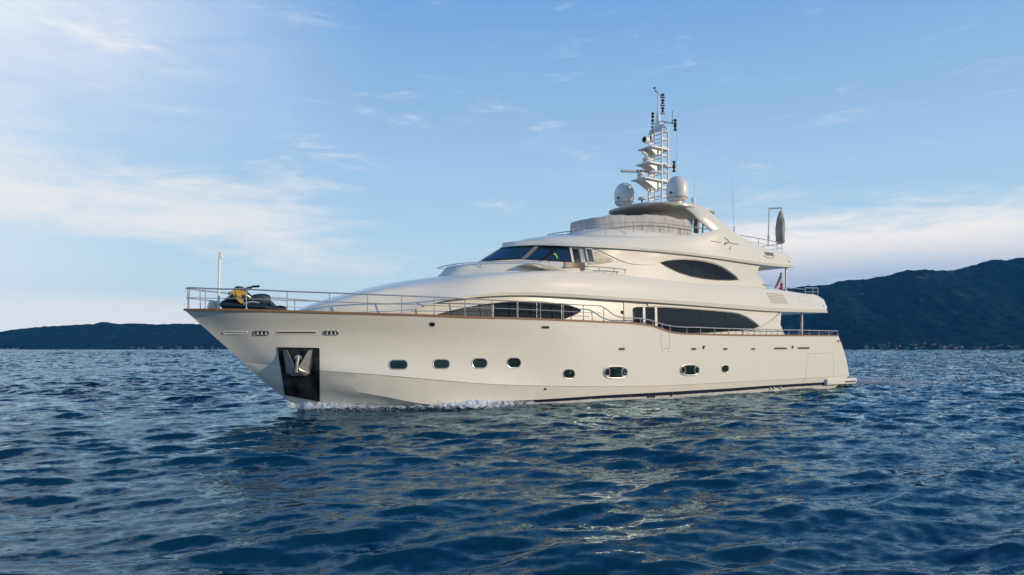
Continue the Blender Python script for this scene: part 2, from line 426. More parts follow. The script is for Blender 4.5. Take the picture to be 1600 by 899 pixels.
# topsides: flare forward, upright aft, the transom raked
mids = []
for t in (0.33, 0.66):
    a = g_sheer * (1 - t) + g_kn * t
    fl = np.clip((a[:, 0] + 4) / 16, 0, 1); hollow = 0.42 * t * (1 - t) * 4 * (1 - fl) ** 1.3
    a[:, 1] = np.minimum(a[:, 1] * (1 - 0.30 * hollow / 0.42 * 0.9), 0)
    aft = np.clip((a[:, 0] - 31.5) / 2, 0, 1); a[:, 0] += aft * 0.28 * (t if t < .5 else 1 - t) * 1.6
    mids.append(a)
g_kin = g_kn.copy(); g_kin[:, 1] += 0.045 * np.clip((g_kn[:, 0] + .5) / 4, 0, 1); g_kin[:, 2] -= 0.02
rows = cross_fill([g_sheer, mids[0], mids[1], g_kn, g_kin, g_ch, g_low, g_keel], [1, 0, 0, 1, 1, 1, 0, 1], 6)
hv, hf = clean(*sheet(rows))
hull = mk('hull', inv(yacht, hv), hf, M['hull'], yacht, True, 25)
S_HULL = Surf(hv, hf)

# decks inside the hull
def strip_between(a, b):
    n = len(a); v = [Vector(p) for p in list(a) + list(b)]; return v, [(i, i + 1, n + i + 1, n + i) for i in range(n - 1)]
dk = g_sheer.copy(); dk[:, 1] = np.minimum(0, dk[:, 1] * .93 + .12); dk[:, 2] = np.where(dk[:, 0] < 17, 3.40 - 0.018 * (dk[:, 0] + 4), 2.1)
dk[:, 0] += 0.55 * (1 - np.clip((dk[:, 0] + 4) / 3, 0, 1))
ce = dk.copy(); ce[:, 1] = 0
v, f = strip_between(ce, dk); n0 = len(v); v += [Vector((p.x, -p.y, p.z)) for p in v]; f += [tuple(reversed([i + n0 for i in q])) for q in f]
mk('deck', inv(yacht, v), f, M['deck'], yacht, False)

# teak cap rail along the sheer, both sides
cap = MB()
for sgn in (1, -1):
    v = []; f = []; prof = [(.035, -.03), (.04, .03), (.02, .05), (-.12, .05), (-.13, -.03)]
    gs = hermite(g_sheer, 220); k = len(prof)
    for i, p in enumerate(gs):
        t = gs[min(i + 1, len(gs) - 1)] - gs[max(i - 1, 0)]; nrm = np.array([t[1], -t[0], 0]); nrm /= np.linalg.norm(nrm) + 1e-9
        for o_, z in prof: v.append(Vector((p[0] + nrm[0] * o_, sgn * min(0.0, p[1] + nrm[1] * o_), p[2] + z)))
    for i in range(len(gs) - 1):
        for j in range(k):
            q = (i * k + j, i * k + (j + 1) % k, (i + 1) * k + (j + 1) % k, (i + 1) * k + j); f.append(q if sgn > 0 else tuple(reversed(q)))
    cap.add(v, f)
cap.build('cap_rail', M['teak'], yacht)

# deckhouse on the main deck
NW = 120
plan = [(2.6, -1.8), (4.5, -2.46), (6.2, -2.79), (8, -3.02), (12, -3.18), (20, -3.3), (27.4, -3.3), (28.6, -3.3)]
lipz = lambda X: float(np.interp(X, [2.6, 5, 6.6, 8.2, 12, 15, 18, 27, 33], [3.95, 4.05, 4.28, 4.46, 4.55, 4.53, 4.48, 4.42, 4.45]))
XA, XB = P(1211, 500, -3.2).x, P(1220, 488, -3.2).x
gb = resample([Vector((x, y, 2.0)) for x, y in plan[:-2] + [(XA, -3.3)]], NW); gt = resample([Vector((x, y, 2.0)) for x, y in plan[:-2] + [(XB, -3.3)]], NW); gb[:, 1] -= 0.06; gt[:, 1] += 0.06
gt[:, 2] = [lipz(x) + .12 for x in gt[:, 0]]
gm = (gb + gt) / 2; gm[:, 1] -= .03
gc = gt.copy(); gc[:, 1] = 0
rows = cross_fill([gb, gm, gt, gc], [1, 0, 1, 1], 6)
bv, bf = clean(*sheet(rows)); mk('deckhouse', inv(yacht, bv), bf, M['white'], yacht); S_B = Surf(bv, bf)

# coachroof and upper deck bulwark: one flowing shell from the foredeck to the stern overhang
X0 = -0.35
S0 = [(X0, 0, 3.25), (3.4, 0, 3.4), (8, 0, 4.5), (18, 0, 4.5), (32.2, 0, 4.45)]
S1 = [Vector((X0, 0, 3.27)), Vector((0.5, -.95, 3.27)), Vector((2, -1.72, 3.36)), Vector((3.6, -2.28, 3.62))] + PL([(690, 471, 2.85), (740, 465, 3.05), (800, 461.8, 3.2), (890, 464.6, 3.35), (960, 468.8, 3.45), (1040, 474, 3.5), (1093, 478, 3.5), (1213, 486.8, 3.5), (1293.5, 489, 3.45)])
S2 = [Vector((X0 + .01, 0, 3.34)), Vector((0.52, -.94, 3.36)), Vector((2, -1.71, 3.49)), Vector((3.6, -2.25, 3.78))] + PL([(698, 466.2, 2.88), (742, 460.8, 3.08), (800, 457, 3.24), (880, 458.8, 3.39), (960, 464.2, 3.49), (1040, 468.8, 3.54), (1093, 472, 3.54), (1213, 481.2, 3.54), (1291, 484, 3.49)])
S2b = [Vector((p.x, min(0, p.y + .05 * min(1, max(0, (p.x - 1) / 5))), p.z + .012)) for p in S2]
S3 = [Vector((X0 + .03, 0, 3.5)), Vector((0.6, -.84, 3.86)), Vector((2, -1.48, 4.28)), Vector((3.6, -1.80, 4.66))] + PL([(696, 444, 2.24), (740, 437.5, 2.62), (800, 429.5, 2.86), (860, 424, 2.97), (930, 425.5, 3.0), (1000, 432.5, 3.08), (1080, 442, 3.10), (1195, 450, 3.08), (1256, 458.8, 3.05), (1278, 463, 3.0), (1289, 472, 3.0), (1291, 479, 3.05)])
S4 = [Vector((X0 + .05, 0, 3.56)), Vector((0.75, -.4, 4.02)), Vector((2.2, -.75, 4.50)), Vector((3.8, -1.0, 4.90)), Vector((6, -1.35, 5.32)), Vector((8, -1.8, 5.6)), Vector((10, -2.2, 5.74)), Vector((12, -2.55, 5.86)), Vector((16, -2.75, 5.6)), Vector((24, -2.8, 5.55)), Vector((30, -2.75, 5.2)), Vector((32.2, -2.7, 4.75))]
S5 = [Vector((X0 + .08, 0, 3.60))] + [P(a, b, 0) for a, b in ((500, 471), (560, 454.3), (620, 441), (660, 435.3))] + [Vector(p) for p in ((7, 0, 5.58), (9, 0, 5.8), (12, 0, 5.85), (18, 0, 5.5), (30, 0, 5.15), (32.2, 0, 4.7))]
NS = 170
G = [resample(k, NS, spread=1.3) for k in (S0, S1, S2, S2b, S3, S4, S5)]
rows = cross_fill(G, [1, 1, 1, 1, 0, 0, 1], 7)
sv, sf = clean(*sheet(rows)); mk('upper_deck_bulwark', inv(yacht, sv), sf, M['white'], yacht, True, 24); S_S = Surf(sv, sf)

# portuguese bridge: raised coaming in front of the windscreen
NR = 90
r0 = [Vector(p) for p in ((6.3, 0, 5.35), (6.6, -.7, 5.3), (7.5, -1.4, 5.35), (9.2, -2.1, 5.55), (11, -2.55, 5.75), (12.6, -2.8, 5.82), (13.6, -2.9, 5.8))]
r1 = [Vector(p) for p in ((6.75, 0, 5.72), (7.0, -.62, 5.72), (7.9, -1.25, 5.78), (9.5, -1.95, 5.92), (11.2, -2.42, 6.0), (12.7, -2.7, 6.0), (13.5, -2.82, 5.9))]
r2 = [P(700, 416.5, 0), Vector((7.35, -.6, 6.04)), Vector((8.2, -1.15, 6.12)), Vector((9.7, -1.82, 6.18)), Vector((11.3, -2.3, 6.2)), Vector((12.7, -2.6, 6.12)), Vector((13.4, -2.7, 5.98))]
r3 = [Vector((p.x + .28, p.y * .9, p.z + .02)) for p in r2]
r4 = [Vector((9.6, p.y * .5, 6.16)) if p.x < 9.6 else Vector((p.x + .3, p.y * .7, 6.12)) for p in r2]
G = [resample(k, NR, 'len') for k in (r0, r1, r2, r3, r4)]
rows = cross_fill(G, [1, 0, 0, 0, 1], 6)
v, f = clean(*sheet(rows, ends=False)); mk('bridge_coaming', inv(yacht, v), f, M['white'], yacht, True, 40)

# wheelhouse and upper saloon wall
c0 = [Vector(p) for p in ((8.55, 0, 5.8), (8.9, -.9, 5.8), (9.9, -1.7, 5.8), (11.3, -2.25, 5.8), (13, -2.5, 5.8), (16, -2.72, 5.2), (24, -2.80, 4.9), (25.8, -2.78, 4.9))]
c1 = [Vector((8.72, 0, 6.36)), Vector((9.05, -.8, 6.36)), P(814, 405.8, -1.32), P(848, 407.6, -1.92), P(893, 409.6, -2.36), P(930, 412, -2.56), P(1030, 408, -2.74), P(1151, 437, -2.80), P(1177, 440, -2.78)]
c2 = [P(784, 387.5, 0), P(800, 385.8, -.45), P(836, 384, -1.12), P(870, 385.2, -1.68), P(893, 387, -2.08), P(930, 388.5, -2.46), P(1030, 395, -2.74), P(1105, 403, -2.82), P(1188, 413.5, -2.80)]
c3 = [Vector((p.x + .05, p.y, p.z + .25)) for p in c2]
G = [resample(k, 130, 'len') for k in (c0, c1, c2, c3)]
rows = cross_fill(G, [1, 1, 1, 1], 10)
cv, cf = clean(*sheet(rows)); mk('wheelhouse', inv(yacht, cv), cf, M['white'], yacht, True, 30); S_C = Surf(cv, cf)

# flybridge shell: brow over the windscreen, side bulwarks, stern overhang
d0 = [Vector(p) for p in ((10.4, 0, 7.2), (10.6, -.4, 7.2), (11.4, -.9, 7.15), (12.5, -1.4, 7.1), (14, -1.8, 7.1), (18, -1.8, 7.15), (24, -1.8, 7.2), (29.5, -1.8, 7.2))]
d1 = [P(781, 387.5, 0), P(800, 385, -.55), P(836, 383.2, -1.25), P(870, 384, -1.86), P(905, 385.3, -2.42), P(935, 386.8, -2.7), P(1030, 393.6, -2.95), P(1105, 402, -3.02), P(1192, 414.2, -3.02), P(1241, 418.8, -2.95)]
d2 = [P(784, 385.8, 0), P(803, 382.6, -.55), P(838, 379.6, -1.25), P(872, 379.6, -1.88), P(917, 381.4, -2.5), P(945, 383, -2.76), P(1030, 389.6, -2.99), P(1105, 398.2, -3.06), P(1192, 410, -3.06), P(1241, 414, -2.99)]
d2b = [Vector((p.x, p.y + .05, p.z + .012)) if i > 1 else p for i, p in enumerate(d2)]
d3 = [P(789, 383.6, 0), P(812, 379.0, -.6), P(848, 374.8, -1.35), P(884, 372.6, -1.9), P(925, 371.5, -2.3), P(960, 371.5, -2.5), P(1030, 370, -2.68), P(1080, 367.2, -2.74), P(1105, 363.6, -2.76), P(1125, 358.4, -2.76), P(1138, 361.5, -2.74), P(1156, 369.5, -2.74), P(1182, 383, -2.76), P(1205, 390.3, -2.78), P(1228, 396.8, -2.78), P(1236, 404, -2.86)]
d4 = [P(799, 379.6, 0), P(826, 373.2, -.3), P(862, 368.6, -.8), P(900, 367.5, -1.3), P(935, 368, -1.8), P(965, 368, -2.1), Vector((18.5, -2.45, 7.95)), Vector((20.5, -2.5, 8.0)), Vector((22, -2.52, 8.15)), Vector((23, -2.52, 8.3)), Vector((24.5, -2.52, 7.8)), Vector((27, -2.55, 7.6)), Vector((29.4, -2.55, 7.35))]
d5 = [P(801, 379.2, 0), P(827, 372.4, 0), P(870, 367.8, 0)] + [Vector(p) for p in ((14.3, 0, 8.05), (17, 0, 7.9), (21, 0, 7.7), (27, 0, 7.6), (29.4, 0, 7.35))]
G = [resample(k, 160, 'len') for k in (d0, d1, d2, d2b, d3, d4, d5)]
rows = cross_fill(G, [1, 1, 1, 1, 0, 1, 1], 7)
fv, ff = clean(*sheet(rows)); mk('flybridge_shell', inv(yacht, fv), ff, M['white'], yacht, True, 26); S_D = Surf(fv, ff)

# ------------------------------------------------------------------ yacht: windows and openings
# main deck, forward lens-shaped window: mesh blind, then dark panes
def window(name, surf, outline, m, lift, frame_r=0.025, label=None, panes=None, step=4.0):
    fr = rim(name, surf, outline, frame_r, M['black'], yacht, lift, True)
    if label: fr['label'] = label
    for poly, pm in (panes or [(outline, m)]): patch('pane', surf, poly, pm, fr, lift, 0.04, step)
    return fr
def hcut(poly, x0, x1):
    """clip a polygon to a vertical strip of the outline"""
    def clip(p, keep, xc):
        out = []
        for a, b in zip(p, p[1:] + p[:1]):
            if keep(a): out.append(a)
            if keep(a) != keep(b):
                t = (xc - a[0]) / (b[0] - a[0]); out.append((xc, a[1] + (b[1] - a[1]) * t))
        return out
    p = clip(poly, lambda q: q[0] >= x0, x0); return clip(p, lambda q: q[0] <= x1, x1)
W1 = [(676, 494.5), (700, 487.5), (726, 481.6), (748, 477.6), (768, 474.8), (790, 472.6), (812, 471.4), (832, 471.3), (852, 472.3), (872, 474.5), (890, 477.9), (902, 482), (907.5, 485.8), (903, 489.5), (890, 495), (872, 502), (840, 505), (760, 502), (700, 499)]
window('front_window', S_B, W1, None, 0.02, 0.02, 'long lens shaped window with grey mesh blinds at its forward end', [(hcut(W1, 670, 725), M['curtain']), (hcut(W1, 726, 770), M['curtain']), (hcut(W1, 772, 807.5), M['glass']), (hcut(W1, 809, 838), M['glass']), (hcut(W1, 839.5, 877), M['glass']), (hcut(W1, 878.5, 910), M['glass'])])
W2 = [(989, 482.5), (993, 480.6), (1006, 480.4), (1040, 481.3), (1070, 483.2), (1100, 485.6), (1125, 487.6), (1140, 489), (1152, 491.2), (1164, 496), (1175, 503.2), (1184, 510.3), (1178, 513), (1165, 515.4), (1147, 517), (1120, 519), (1060, 522), (1030, 516), (1000, 508), (990, 505)]
window('saloon_window', S_B, W2, None, 0.02, 0.02, 'longest window, dark glass curving to a point at its aft end', [(hcut(W2, 985, 1002.4), M['glass']), (hcut(W2, 1006.6, 1021.5), M['glass']), (hcut(W2, 1025, 1093), M['glass']), (hcut(W2, 1093.4, 1133), M['glass']), (hcut(W2, 1133.4, 1190), M['glass'])])
for xa in (1004.6, 1023.2):
    patch('window_mullion', S_B, [(xa - 1.8, 480.6), (xa + 1.6, 480.7), (xa + 2.6, 516), (xa - 1.0, 515)], M['white'], yacht, 0.08, 0.10, 3)
# grey service door panel forward of the saloon window with the small round end of a window behind it
patch('side_door', S_B, [(974, 472.5), (987, 473), (987.6, 506), (975.2, 506)], M['greymark'], yacht, 0.03, 0.05, 4)
patch('side_window', S_B, [(969, 487.5), (971, 485.6), (973.5, 485.6), (973.5, 491.5), (971.3, 490.8)], M['glass'], yacht, 0.015, 0.03, 2)
# sculpted wing panel round the saloon window's upper edge, running down aft
CH_B = [(1010, 474.5), (1040, 474.9), (1093, 478.6), (1150, 482.5), (1217, 487.6), (1211.5, 493), (1205, 498.5), (1196, 505), (1186, 510.5), (1184.5, 508.6), (1176, 501.6), (1165, 494.6), (1153, 489.8), (1140, 487.4), (1124, 486), (1098, 484), (1068, 481.6), (1040, 479.7), (1012, 478.6)]
patch('side_wing_panel', S_B, CH_B, M['white'], yacht, 0.06, 0.09, 4)
rim('wing_moulding', S_B, [(1219, 488.5), (1213, 493.6), (1206, 499.2), (1196, 506), (1186, 511.5), (1176, 515.3), (1160, 518.4)], 0.045, M['white'], yacht, 0.06, False)
# aft fairing of the deckhouse below the wing panel
def fairing(name, pts, t_out, t_in):
    a = [P(x, y, -t_out) for x, y in pts]; v = a + [Vector((p.x, -t_in, p.z)) for p in a]; n = len(a)
    f = [tuple(range(n)), tuple(range(2 * n - 1, n - 1, -1))] + [(i, n + i, n + (i + 1) % n, (i + 1) % n) for i in range(n)]
    return mk(name, inv(yacht, v), f, M['white'], yacht, False)
fairing('aft_fairing', [(1186, 512), (1196, 506.5), (1206, 499.5), (1211.5, 497.0), (1216, 502), (1221, 511), (1226, 523.5), (1180, 521)], 3.30, 2.9)
fairing('aft_fairing', [(1162, 439.6), (1164, 436.2), (1172, 432), (1181, 427.2), (1185, 430.5), (1192, 439), (1199, 449.6), (1196, 452), (1162, 448)], 2.79, 2.45)
# upper saloon eye window and its surround
W3 = [(1031.5, 410.8), (1040, 408.6), (1052, 407.0), (1068, 406.5), (1084, 407.4), (1100, 409.7), (1113, 412.7), (1126, 417.8), (1138, 425.5), (1148, 433), (1151.5, 437.4), (1140, 438.1), (1120, 437.6), (1100, 435.7), (1080, 432.0), (1062, 426.4), (1046, 419)]
window('eye_window', S_C, W3, None, 0.02, 0.02, 'eye shaped dark window on the upper deck', [(hcut(W3, 1030, 1080), M['glass']), (hcut(W3, 1080.4, 1117), M['glass']), (hcut(W3, 1117.4, 1152), M['glass'])])
CH_C = [(926, 388.0), (960, 389.8), (1030, 394.6), (1105, 403), (1186, 414.8), (1183.6, 420), (1179, 426.5), (1171, 431.8), (1161, 436.2), (1153.5, 437.8), (1150, 432.4), (1139, 423.8), (1127, 416), (1114, 410.8), (1100, 407.8), (1084, 405.5), (1068, 404.6), (1052, 405.2), (1040, 406.8), (1030, 409.6), (1017, 412.9), (1004, 414.2), (992, 413.6), (980, 411.2), (968, 407.0), (955, 400.6), (940, 393.8)]
patch('side_wing_panel', S_C, CH_C, M['white'], yacht, 0.05, 0.08, 3)
# wheelhouse windscreen
WS = [(754, 407.6), (762, 401.5), (772, 395.2), (783, 389.2), (800, 386.6), (836, 385.0), (868, 386.4), (889, 388.2), (893.5, 409.0), (880, 408.8), (848, 407.0), (814, 405.0), (775, 406.2)]
window('windscreen', S_C, WS, None, 0.015, 0.03, 'raked blue tinted windscreen wrapping round the wheelhouse', [(WS, M['clear'])])
def bar(name, pts, m, lift, th=0.05): return patch(name, S_C, pts, m, yacht, lift, th, 2.5)
bar('screen_mullion', [(814, 405.6), (821, 405.8), (842.5, 384.8), (836, 384.8)], M['groove'], 0.05)
bar('screen_mullion', [(844, 407.6), (850, 407.9), (876, 386.6), (870.5, 386.2)], M['black'], 0.05)
bar('screen_post', [(893, 410), (896.5, 410.4), (892.4, 387.4), (888.8, 387.0)], M['white'], 0.06)
# open side door of the wheelhouse with its light frame, the door leaf behind, and the beige recess
bar('door_opening', [(893.5, 389), (903, 390.2), (907, 410.5), (896.5, 410.4)], M['black'], 0.02)
bar('door_frame', [(904, 389.2), (909, 389.6), (915, 413.5), (907.5, 411)], M['greymark'], 0.05)
dl = rim('door_leaf', S_C, [(913.5, 389), (923.5, 391), (927.5, 411.8), (917.5, 411)], 0.05, M['white'], yacht, 0.08, True)
patch('door_glass', S_C, [(913.8, 389.4), (923.3, 391.4), (927.2, 411.5), (917.8, 410.6)], M['glass'], dl, 0.07, 0.03, 3)
patch('door_blind', S_C, [(915.2, 391.2), (922.2, 392.8), (925.4, 409.8), (918.8, 409)], M['curtain'], dl, 0.076, 0.02, 3)
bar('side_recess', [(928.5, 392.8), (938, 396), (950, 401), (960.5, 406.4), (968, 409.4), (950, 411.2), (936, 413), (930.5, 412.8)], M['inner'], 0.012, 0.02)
# wing station: moulded pod with varnished flap and handrail
pod = MB()
st = []
for t in np.linspace(0, 1, 16):
    px = 822 + 84 * t; yt = 412.2 + 7.5 * t ** 1.3; yb = yt + 1 + 13.5 * math.sin(min(1, t * 1.06) * math.pi * .5) ** 1.5
    out = 2.45 + .62 * math.sin(t * math.pi * .55); st.append((P(px, yt, -out), P(px + 1, (yt * .5 + yb * .5), -out + .02), P(px + 1, yb, -(2.66 + .2 * t))))
v = []; f = []
for a, b, c in st: v += [a, b, c, Vector((c.x, -1.9, c.z)), Vector((a.x, -1.9, a.z))]
for i in range(len(st) - 1):
    for j in range(5): f.append((i * 5 + j, i * 5 + (j + 1) % 5, i * 5 + 5 + (j + 1) % 5, i * 5 + 5 + j))
f += [(0, 4, 3, 2, 1), tuple(len(v) - 5 + i for i in range(5))]
pod.add(v, f); pod.build('wing_station', M['white'], yacht, True, 40)
fl = MB(); a, b = P(881, 414, -3.08), P(911, 415.2, -3.02)
u = (b - a).normalized(); rot = Matrix((u, Vector((-u.y, u.x, 0)), Vector((0, 0, 1)))).transposed()
fl.box((a + b) / 2, ((b - a).length, .06, .27), rot, bev=.02); fl.build('bulwark_flap', M['mahogany'], yacht)
kb = MB(); kb.box(P(914, 416, -2.85), (.22, .2, .34), None, bev=.03); kb.build('control_box', M['greymark'], yacht)

# hull portholes: bright rim, dark glass
def porthole(cx, cy, wd, hg, r, label=None, skew=0.0):
    ol = rounded(cx, cy, wd, hg, r, 6, skew=skew)
    fr = rim('porthole', S_HULL, ol, 0.024, M['steel'], yacht, 0.0, True, 8, 2.0)
    if label: fr['label'] = label
    patch('pane', S_HULL, ol, M['port'], fr, 0.006, 0.03, 3.0); return fr
for cx, cy, wd, hg in ((622.3, 570, 29, 14.5), (689.5, 569, 26, 14.5), (749.5, 568, 23.5, 15.5), (803, 567.2, 21.5, 15.5), (889, 584.6, 18, 14.5)): porthole(cx, cy, wd, hg, min(wd, hg) / 2 - .4)
porthole(1133, 576.4, 10.5, 11.5, 4.2, 'small rounded square porthole, aftmost on the hull')
for cx, cy, wd, hg in ((961.5, 582, 36.5, 18.5), (1077.5, 578.5, 29, 16.5)):
    ol = [(cx + wd / 2 * (abs(math.cos(a)) ** .75) * (1 if math.cos(a) > 0 else -1), cy + hg / 2 * (abs(math.sin(a)) ** .75) * (1 if math.sin(a) > 0 else -1)) for a in np.linspace(0, 2 * math.pi, 40)[:-1]]
    fr = rim('porthole', S_HULL, ol, 0.045, M['steel'], yacht, 0.0, True, 8, 2.0); fr['label'] = 'large oval window with a small round port at each end'
    patch('pane', S_HULL, ol, M['port'], fr, 0.006, 0.03, 3.0)
    for sx in (-1, 1): rim('round_port', S_HULL, rounded(cx + sx * wd * .37, cy, wd * .22, hg * .66, wd * .10, 6), 0.035, M['steel'], fr, 0.012, True, 6, 1.5)
# scuppers, vents and fairleads
def slot(name, cx, cy, wd, hg, m, rimm='steel', rr=0.014, skew=0.0):
    ol = rounded(cx, cy, wd, hg, min(wd, hg) / 2 - .05, 4, skew=skew)
    fr = rim(name, S_HULL, ol, rr, M[rimm], yacht, 0.0, True, 6, 1.2); patch('recess', S_HULL, ol, m, fr, 0.004, 0.02, 2.0); return fr
for a in ((675, 507.2, 9, 7), (852, 512.2, 12.5, 4.6), (971.4, 545.6, 9.5, 3.6), (1084, 545.6, 8, 3.3), (1133.2, 545.6, 7, 3), (1176.8, 545.6, 6.4, 2.8), (1219.3, 544.6, 20.5, 2.8), (1255.3, 544.2, 19, 2.8)): slot('scupper', *a, M['black'])
for cx in (367.5, 463.3): slot('hawse_slot', cx, 520.2 - (.2 if cx > 400 else 0), 37 if cx < 400 else 63, 4.2, M['white'] if cx < 400 else M['groove'], 'white', .02)
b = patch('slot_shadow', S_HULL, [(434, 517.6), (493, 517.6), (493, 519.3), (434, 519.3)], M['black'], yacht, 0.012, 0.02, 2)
for cx in (408.8, 517):
    fr = slot('fairlead', cx, 520.4, 23.5, 6.4, M['black'], 'steel', .03)
    for k in (-6.5, 0, 6.5):
        q = S_HULL.hit(cx + k, 520.8); rb = MB(); rb.lathe(q[0] + Vector((0, -.0, -.06)), [(.02, 0), (.055, .01), (.04, .06), (.055, .11), (.02, .12)], 10); rb.build('roller', M['greymark'], fr)
for cx in (1099, 1238):
    q = S_HULL.hit(cx, 543.2)[0]; rb = MB(); rb.box(q, (.12, .09, .16), None, bev=.03); rb.box(q + Vector((.05, -.03, .07)), (.08, .06, .06), None, bev=.02); rb.build('light_fitting', M['black'], yacht)
q = S_HULL.hit(852, 608)[0]; rb = MB(); rb.lathe(q, [(.06, -.03), (.06, .03)], 12, Matrix.Rotation(R(90), 3, 'X')); rb.build('outlet', M['black'], yacht)
for cx in (1013, 1017.5, 1022, 1049, 1203, 1209, 1219):
    q = S_HULL.hit(cx, 619.5 - (cx - 1013) * .066)
    if q[0] is not None: rb = MB(); rb.lathe(q[0], [(.07, -.04), (.08, .03), (.05, .06)], 12, Matrix.Rotation(R(90), 3, 'X')); rb.build('outlet', M['black'] if cx < 1100 else M['steel'], yacht)
# gate and hatch joints
def joint(pts, name='panel_joint'): rim(name, S_HULL, pts, 0.007, M['groove'], yacht, 0.0, False, 5, 3)
joint([(1033, 517), (1033, 545)]); joint([(1046, 521), (1046, 545)]); joint([(1033, 545), (1046, 545)])
joint([(1263, 552.6), (1302.5, 552.2), (1302.5, 588.5)]); joint([(1263, 552.6), (1258, 590.5), (1254.5, 598)])
for cx in (1034.5, 1044.5): q = S_HULL.hit(cx, 549)[0]; rb = MB(); rb.lathe(q, [(.02, -.02), (.02, .015)], 8, Matrix.Rotation(R(90), 3, 'X')); rb.build('stud', M['groove'], yacht)
# boot stripe and boot top
def hull_strip(name, top, bot, m, lift):
    poly = top + bot[::-1]; return patch(name, S_HULL, poly, m, yacht, lift, 0.02, 4)
ST = [(700, 630.2), (740, 628.6), (790, 626.9), (840, 624.7), (890, 621.6), (940, 618.1), (1000, 615), (1060, 611.6), (1140, 607), (1200, 602.6), (1250, 599.6), (1297, 597)]
SB = [(700, 632.2), (740, 631.4), (790, 630.4), (840, 629), (890, 626.2), (940, 622.9), (1000, 620.2), (1060, 617), (1140, 611.8), (1200, 607), (1250, 603.8), (1297, 601.3)]
hull_strip('boot_stripe', ST, SB, M['navy'], 0.008)
hull_strip('boot_top', [(x, y + .3) for x, y in SB[2:]], [(x, y + 7) for x, y in SB[2:]], M['anti'], 0.006)
# anchor pocket
AP = [(434.2, 543.2), (498.6, 544.4), (499.4, 627.4), (470, 621.8), (445.5, 616.4)]
patch('anchor_pocket', S_HULL, AP, M['plate'], yacht, 0.012, 0.04, 4)
rim('pocket_frame', S_HULL, AP, 0.018, M['plate'], yacht, 0.012, True, 6, 4)

# swim platform at the stern
sw = MB(); a = P(1300, 597, -3.3); z0 = a.z
pts = [(32.2, -3.52), (35.7, -3.48), (36.35, -3.1), (36.7, -2.3), (36.8, 0)]
pts = pts + [(x, -y) for x, y in reversed(pts[:-1])]
v = []; n = len(pts)
for z, o in ((-.02, .1), (0.04, 0), (.28, 0), (.33, .04)): v += [Vector((x - (o if x > 34 else 0), y * (1 - o * .04), z)) for x, y in pts]
f = [(k * n + i, k * n + (i + 1) % n, (k + 1) * n + (i + 1) % n, (k + 1) * n + i) for k in range(3) for i in range(n)] + [tuple(range(n - 1, -1, -1)), tuple(range(3 * n, 4 * n))]
sw.add(v, f); swo = sw.build('swim_platform', M['white'], yacht, True, 30)
sl2 = MB(); sl2.box((34.9, -3.52, .12), (1.3, .05, .07), None, bev=.02); sl2.build('rubbing_strip', M['black'], swo)

# ------------------------------------------------------------------ yacht: rails
def solve_sheer(px, py, inset=0.06):
    Y = 0.0
    for i in range(60):
        q = P(px, py, Y); Y = .5 * Y - .5 * max(0.0, beam(q.x) - inset)
    return P(px, py, Y)
sheer_x = g_sheer[:, 0]
def cap_at(X, inset=0.06): return Vector((X, -max(0, float(np.interp(X, sheer_x, -g_sheer[:, 1])) - inset), float(np.interp(X, sheer_x, g_sheer[:, 2])) + .05))
RAIL = [(320, 450.9), (386, 452.4), (450, 455.5), (514, 457.7), (590, 460.8), (680, 464.5), (726, 467), (768, 469), (808, 471), (844, 473), (880, 475), (912, 477), (930, 477.6), (938, 478.4), (944, 481), (960, 492.6), (968, 495.6), (984, 497), (1000, 497.8), (1018, 501.2), (1032, 506), (1048, 509.6), (1093, 512), (1227, 515.7), (1309, 517.5)]
top = [solve_sheer(*p) for p in RAIL]
bowtip = [Vector((-3.98, 0, top[0].z + .02)), Vector((-3.93, -.14, top[0].z + .02)), Vector((-3.72, -.32, top[0].z + .015))]
top = bowtip + top
port_top = hermite(top, 400)
STN = [295, 320, 386, 450.5, 514, 574.5, 628.5, 680, 726, 768.5, 808, 845, 880, 912.5, 943, 973.5, 1001.5, 1020, 1034.5, 1047, 1072, 1095, 1117.5, 1139, 1160, 1179, 1197.6, 1215.5, 1233, 1249.5, 1265, 1280, 1295.5, 1308.5]
rl = MB()
pts = [Vector(p) for p in port_top]
rl.tube([Vector((p.x, -p.y, p.z)) for p in reversed(pts)] + pts[1:], .028, 8)
mid = []
for p in pts:
    c = cap_at(p.x); mid.append(c.lerp(p, .52))
mid = [m_ for m_, p in zip(mid, pts) if p.x < 13.2]
rl.tube([Vector((p.x, -p.y, p.z)) for p in reversed(mid)] + mid[1:], .016, 6)
railing = rl.build('main_railing', M['steel'], yacht)
px_of = lambda p: 800 + FPX * ((p.x - CAM.x) * SH - (p.y - CAM.y) * CH) / ((p.x - CAM.x) * CH + (p.y - CAM.y) * SH)
ppx = np.array([px_of(p) for p in pts])
for x in STN:
    i = int(np.argmin(np.abs(ppx - x) + (0 if x > 300 else 100 * (np.array([p.y for p in pts]) < -.2)))); p = pts[i]; c = cap_at(p.x)
    for s_ in (1, -1):
        m_ = MB(); a = Vector((c.x, c.y * s_, c.z - .02)); b = Vector((p.x, p.y * s_, p.z))
        m_.tube([a, b], .021, 6); m_.lathe(a, [(.05, 0), (.05, .03), (.025, .07)], 8); m_.build('stanchion', M['steel'], railing)
# jackstaff at the bow
js = MB(); a = P(341.2, 484, -.05); b = P(343.2, 393.5, -.05); js.tube([a, b], [.045, .038], 8); js.build('jackstaff', M['mast'], yacht)
jl = MB(); jl.box(b + Vector((.05, 0, -.14)), (.10, .10, .26), None, bev=.03); jl.build('bow_light', M['dome'], yacht)
ws = MB(); ws.box(P(334, 478, .35), (.42, .3, .36), Matrix.Rotation(R(18), 3, 'Y'), bev=.1); ws.build('windlass_cover', M['dome'], yacht)
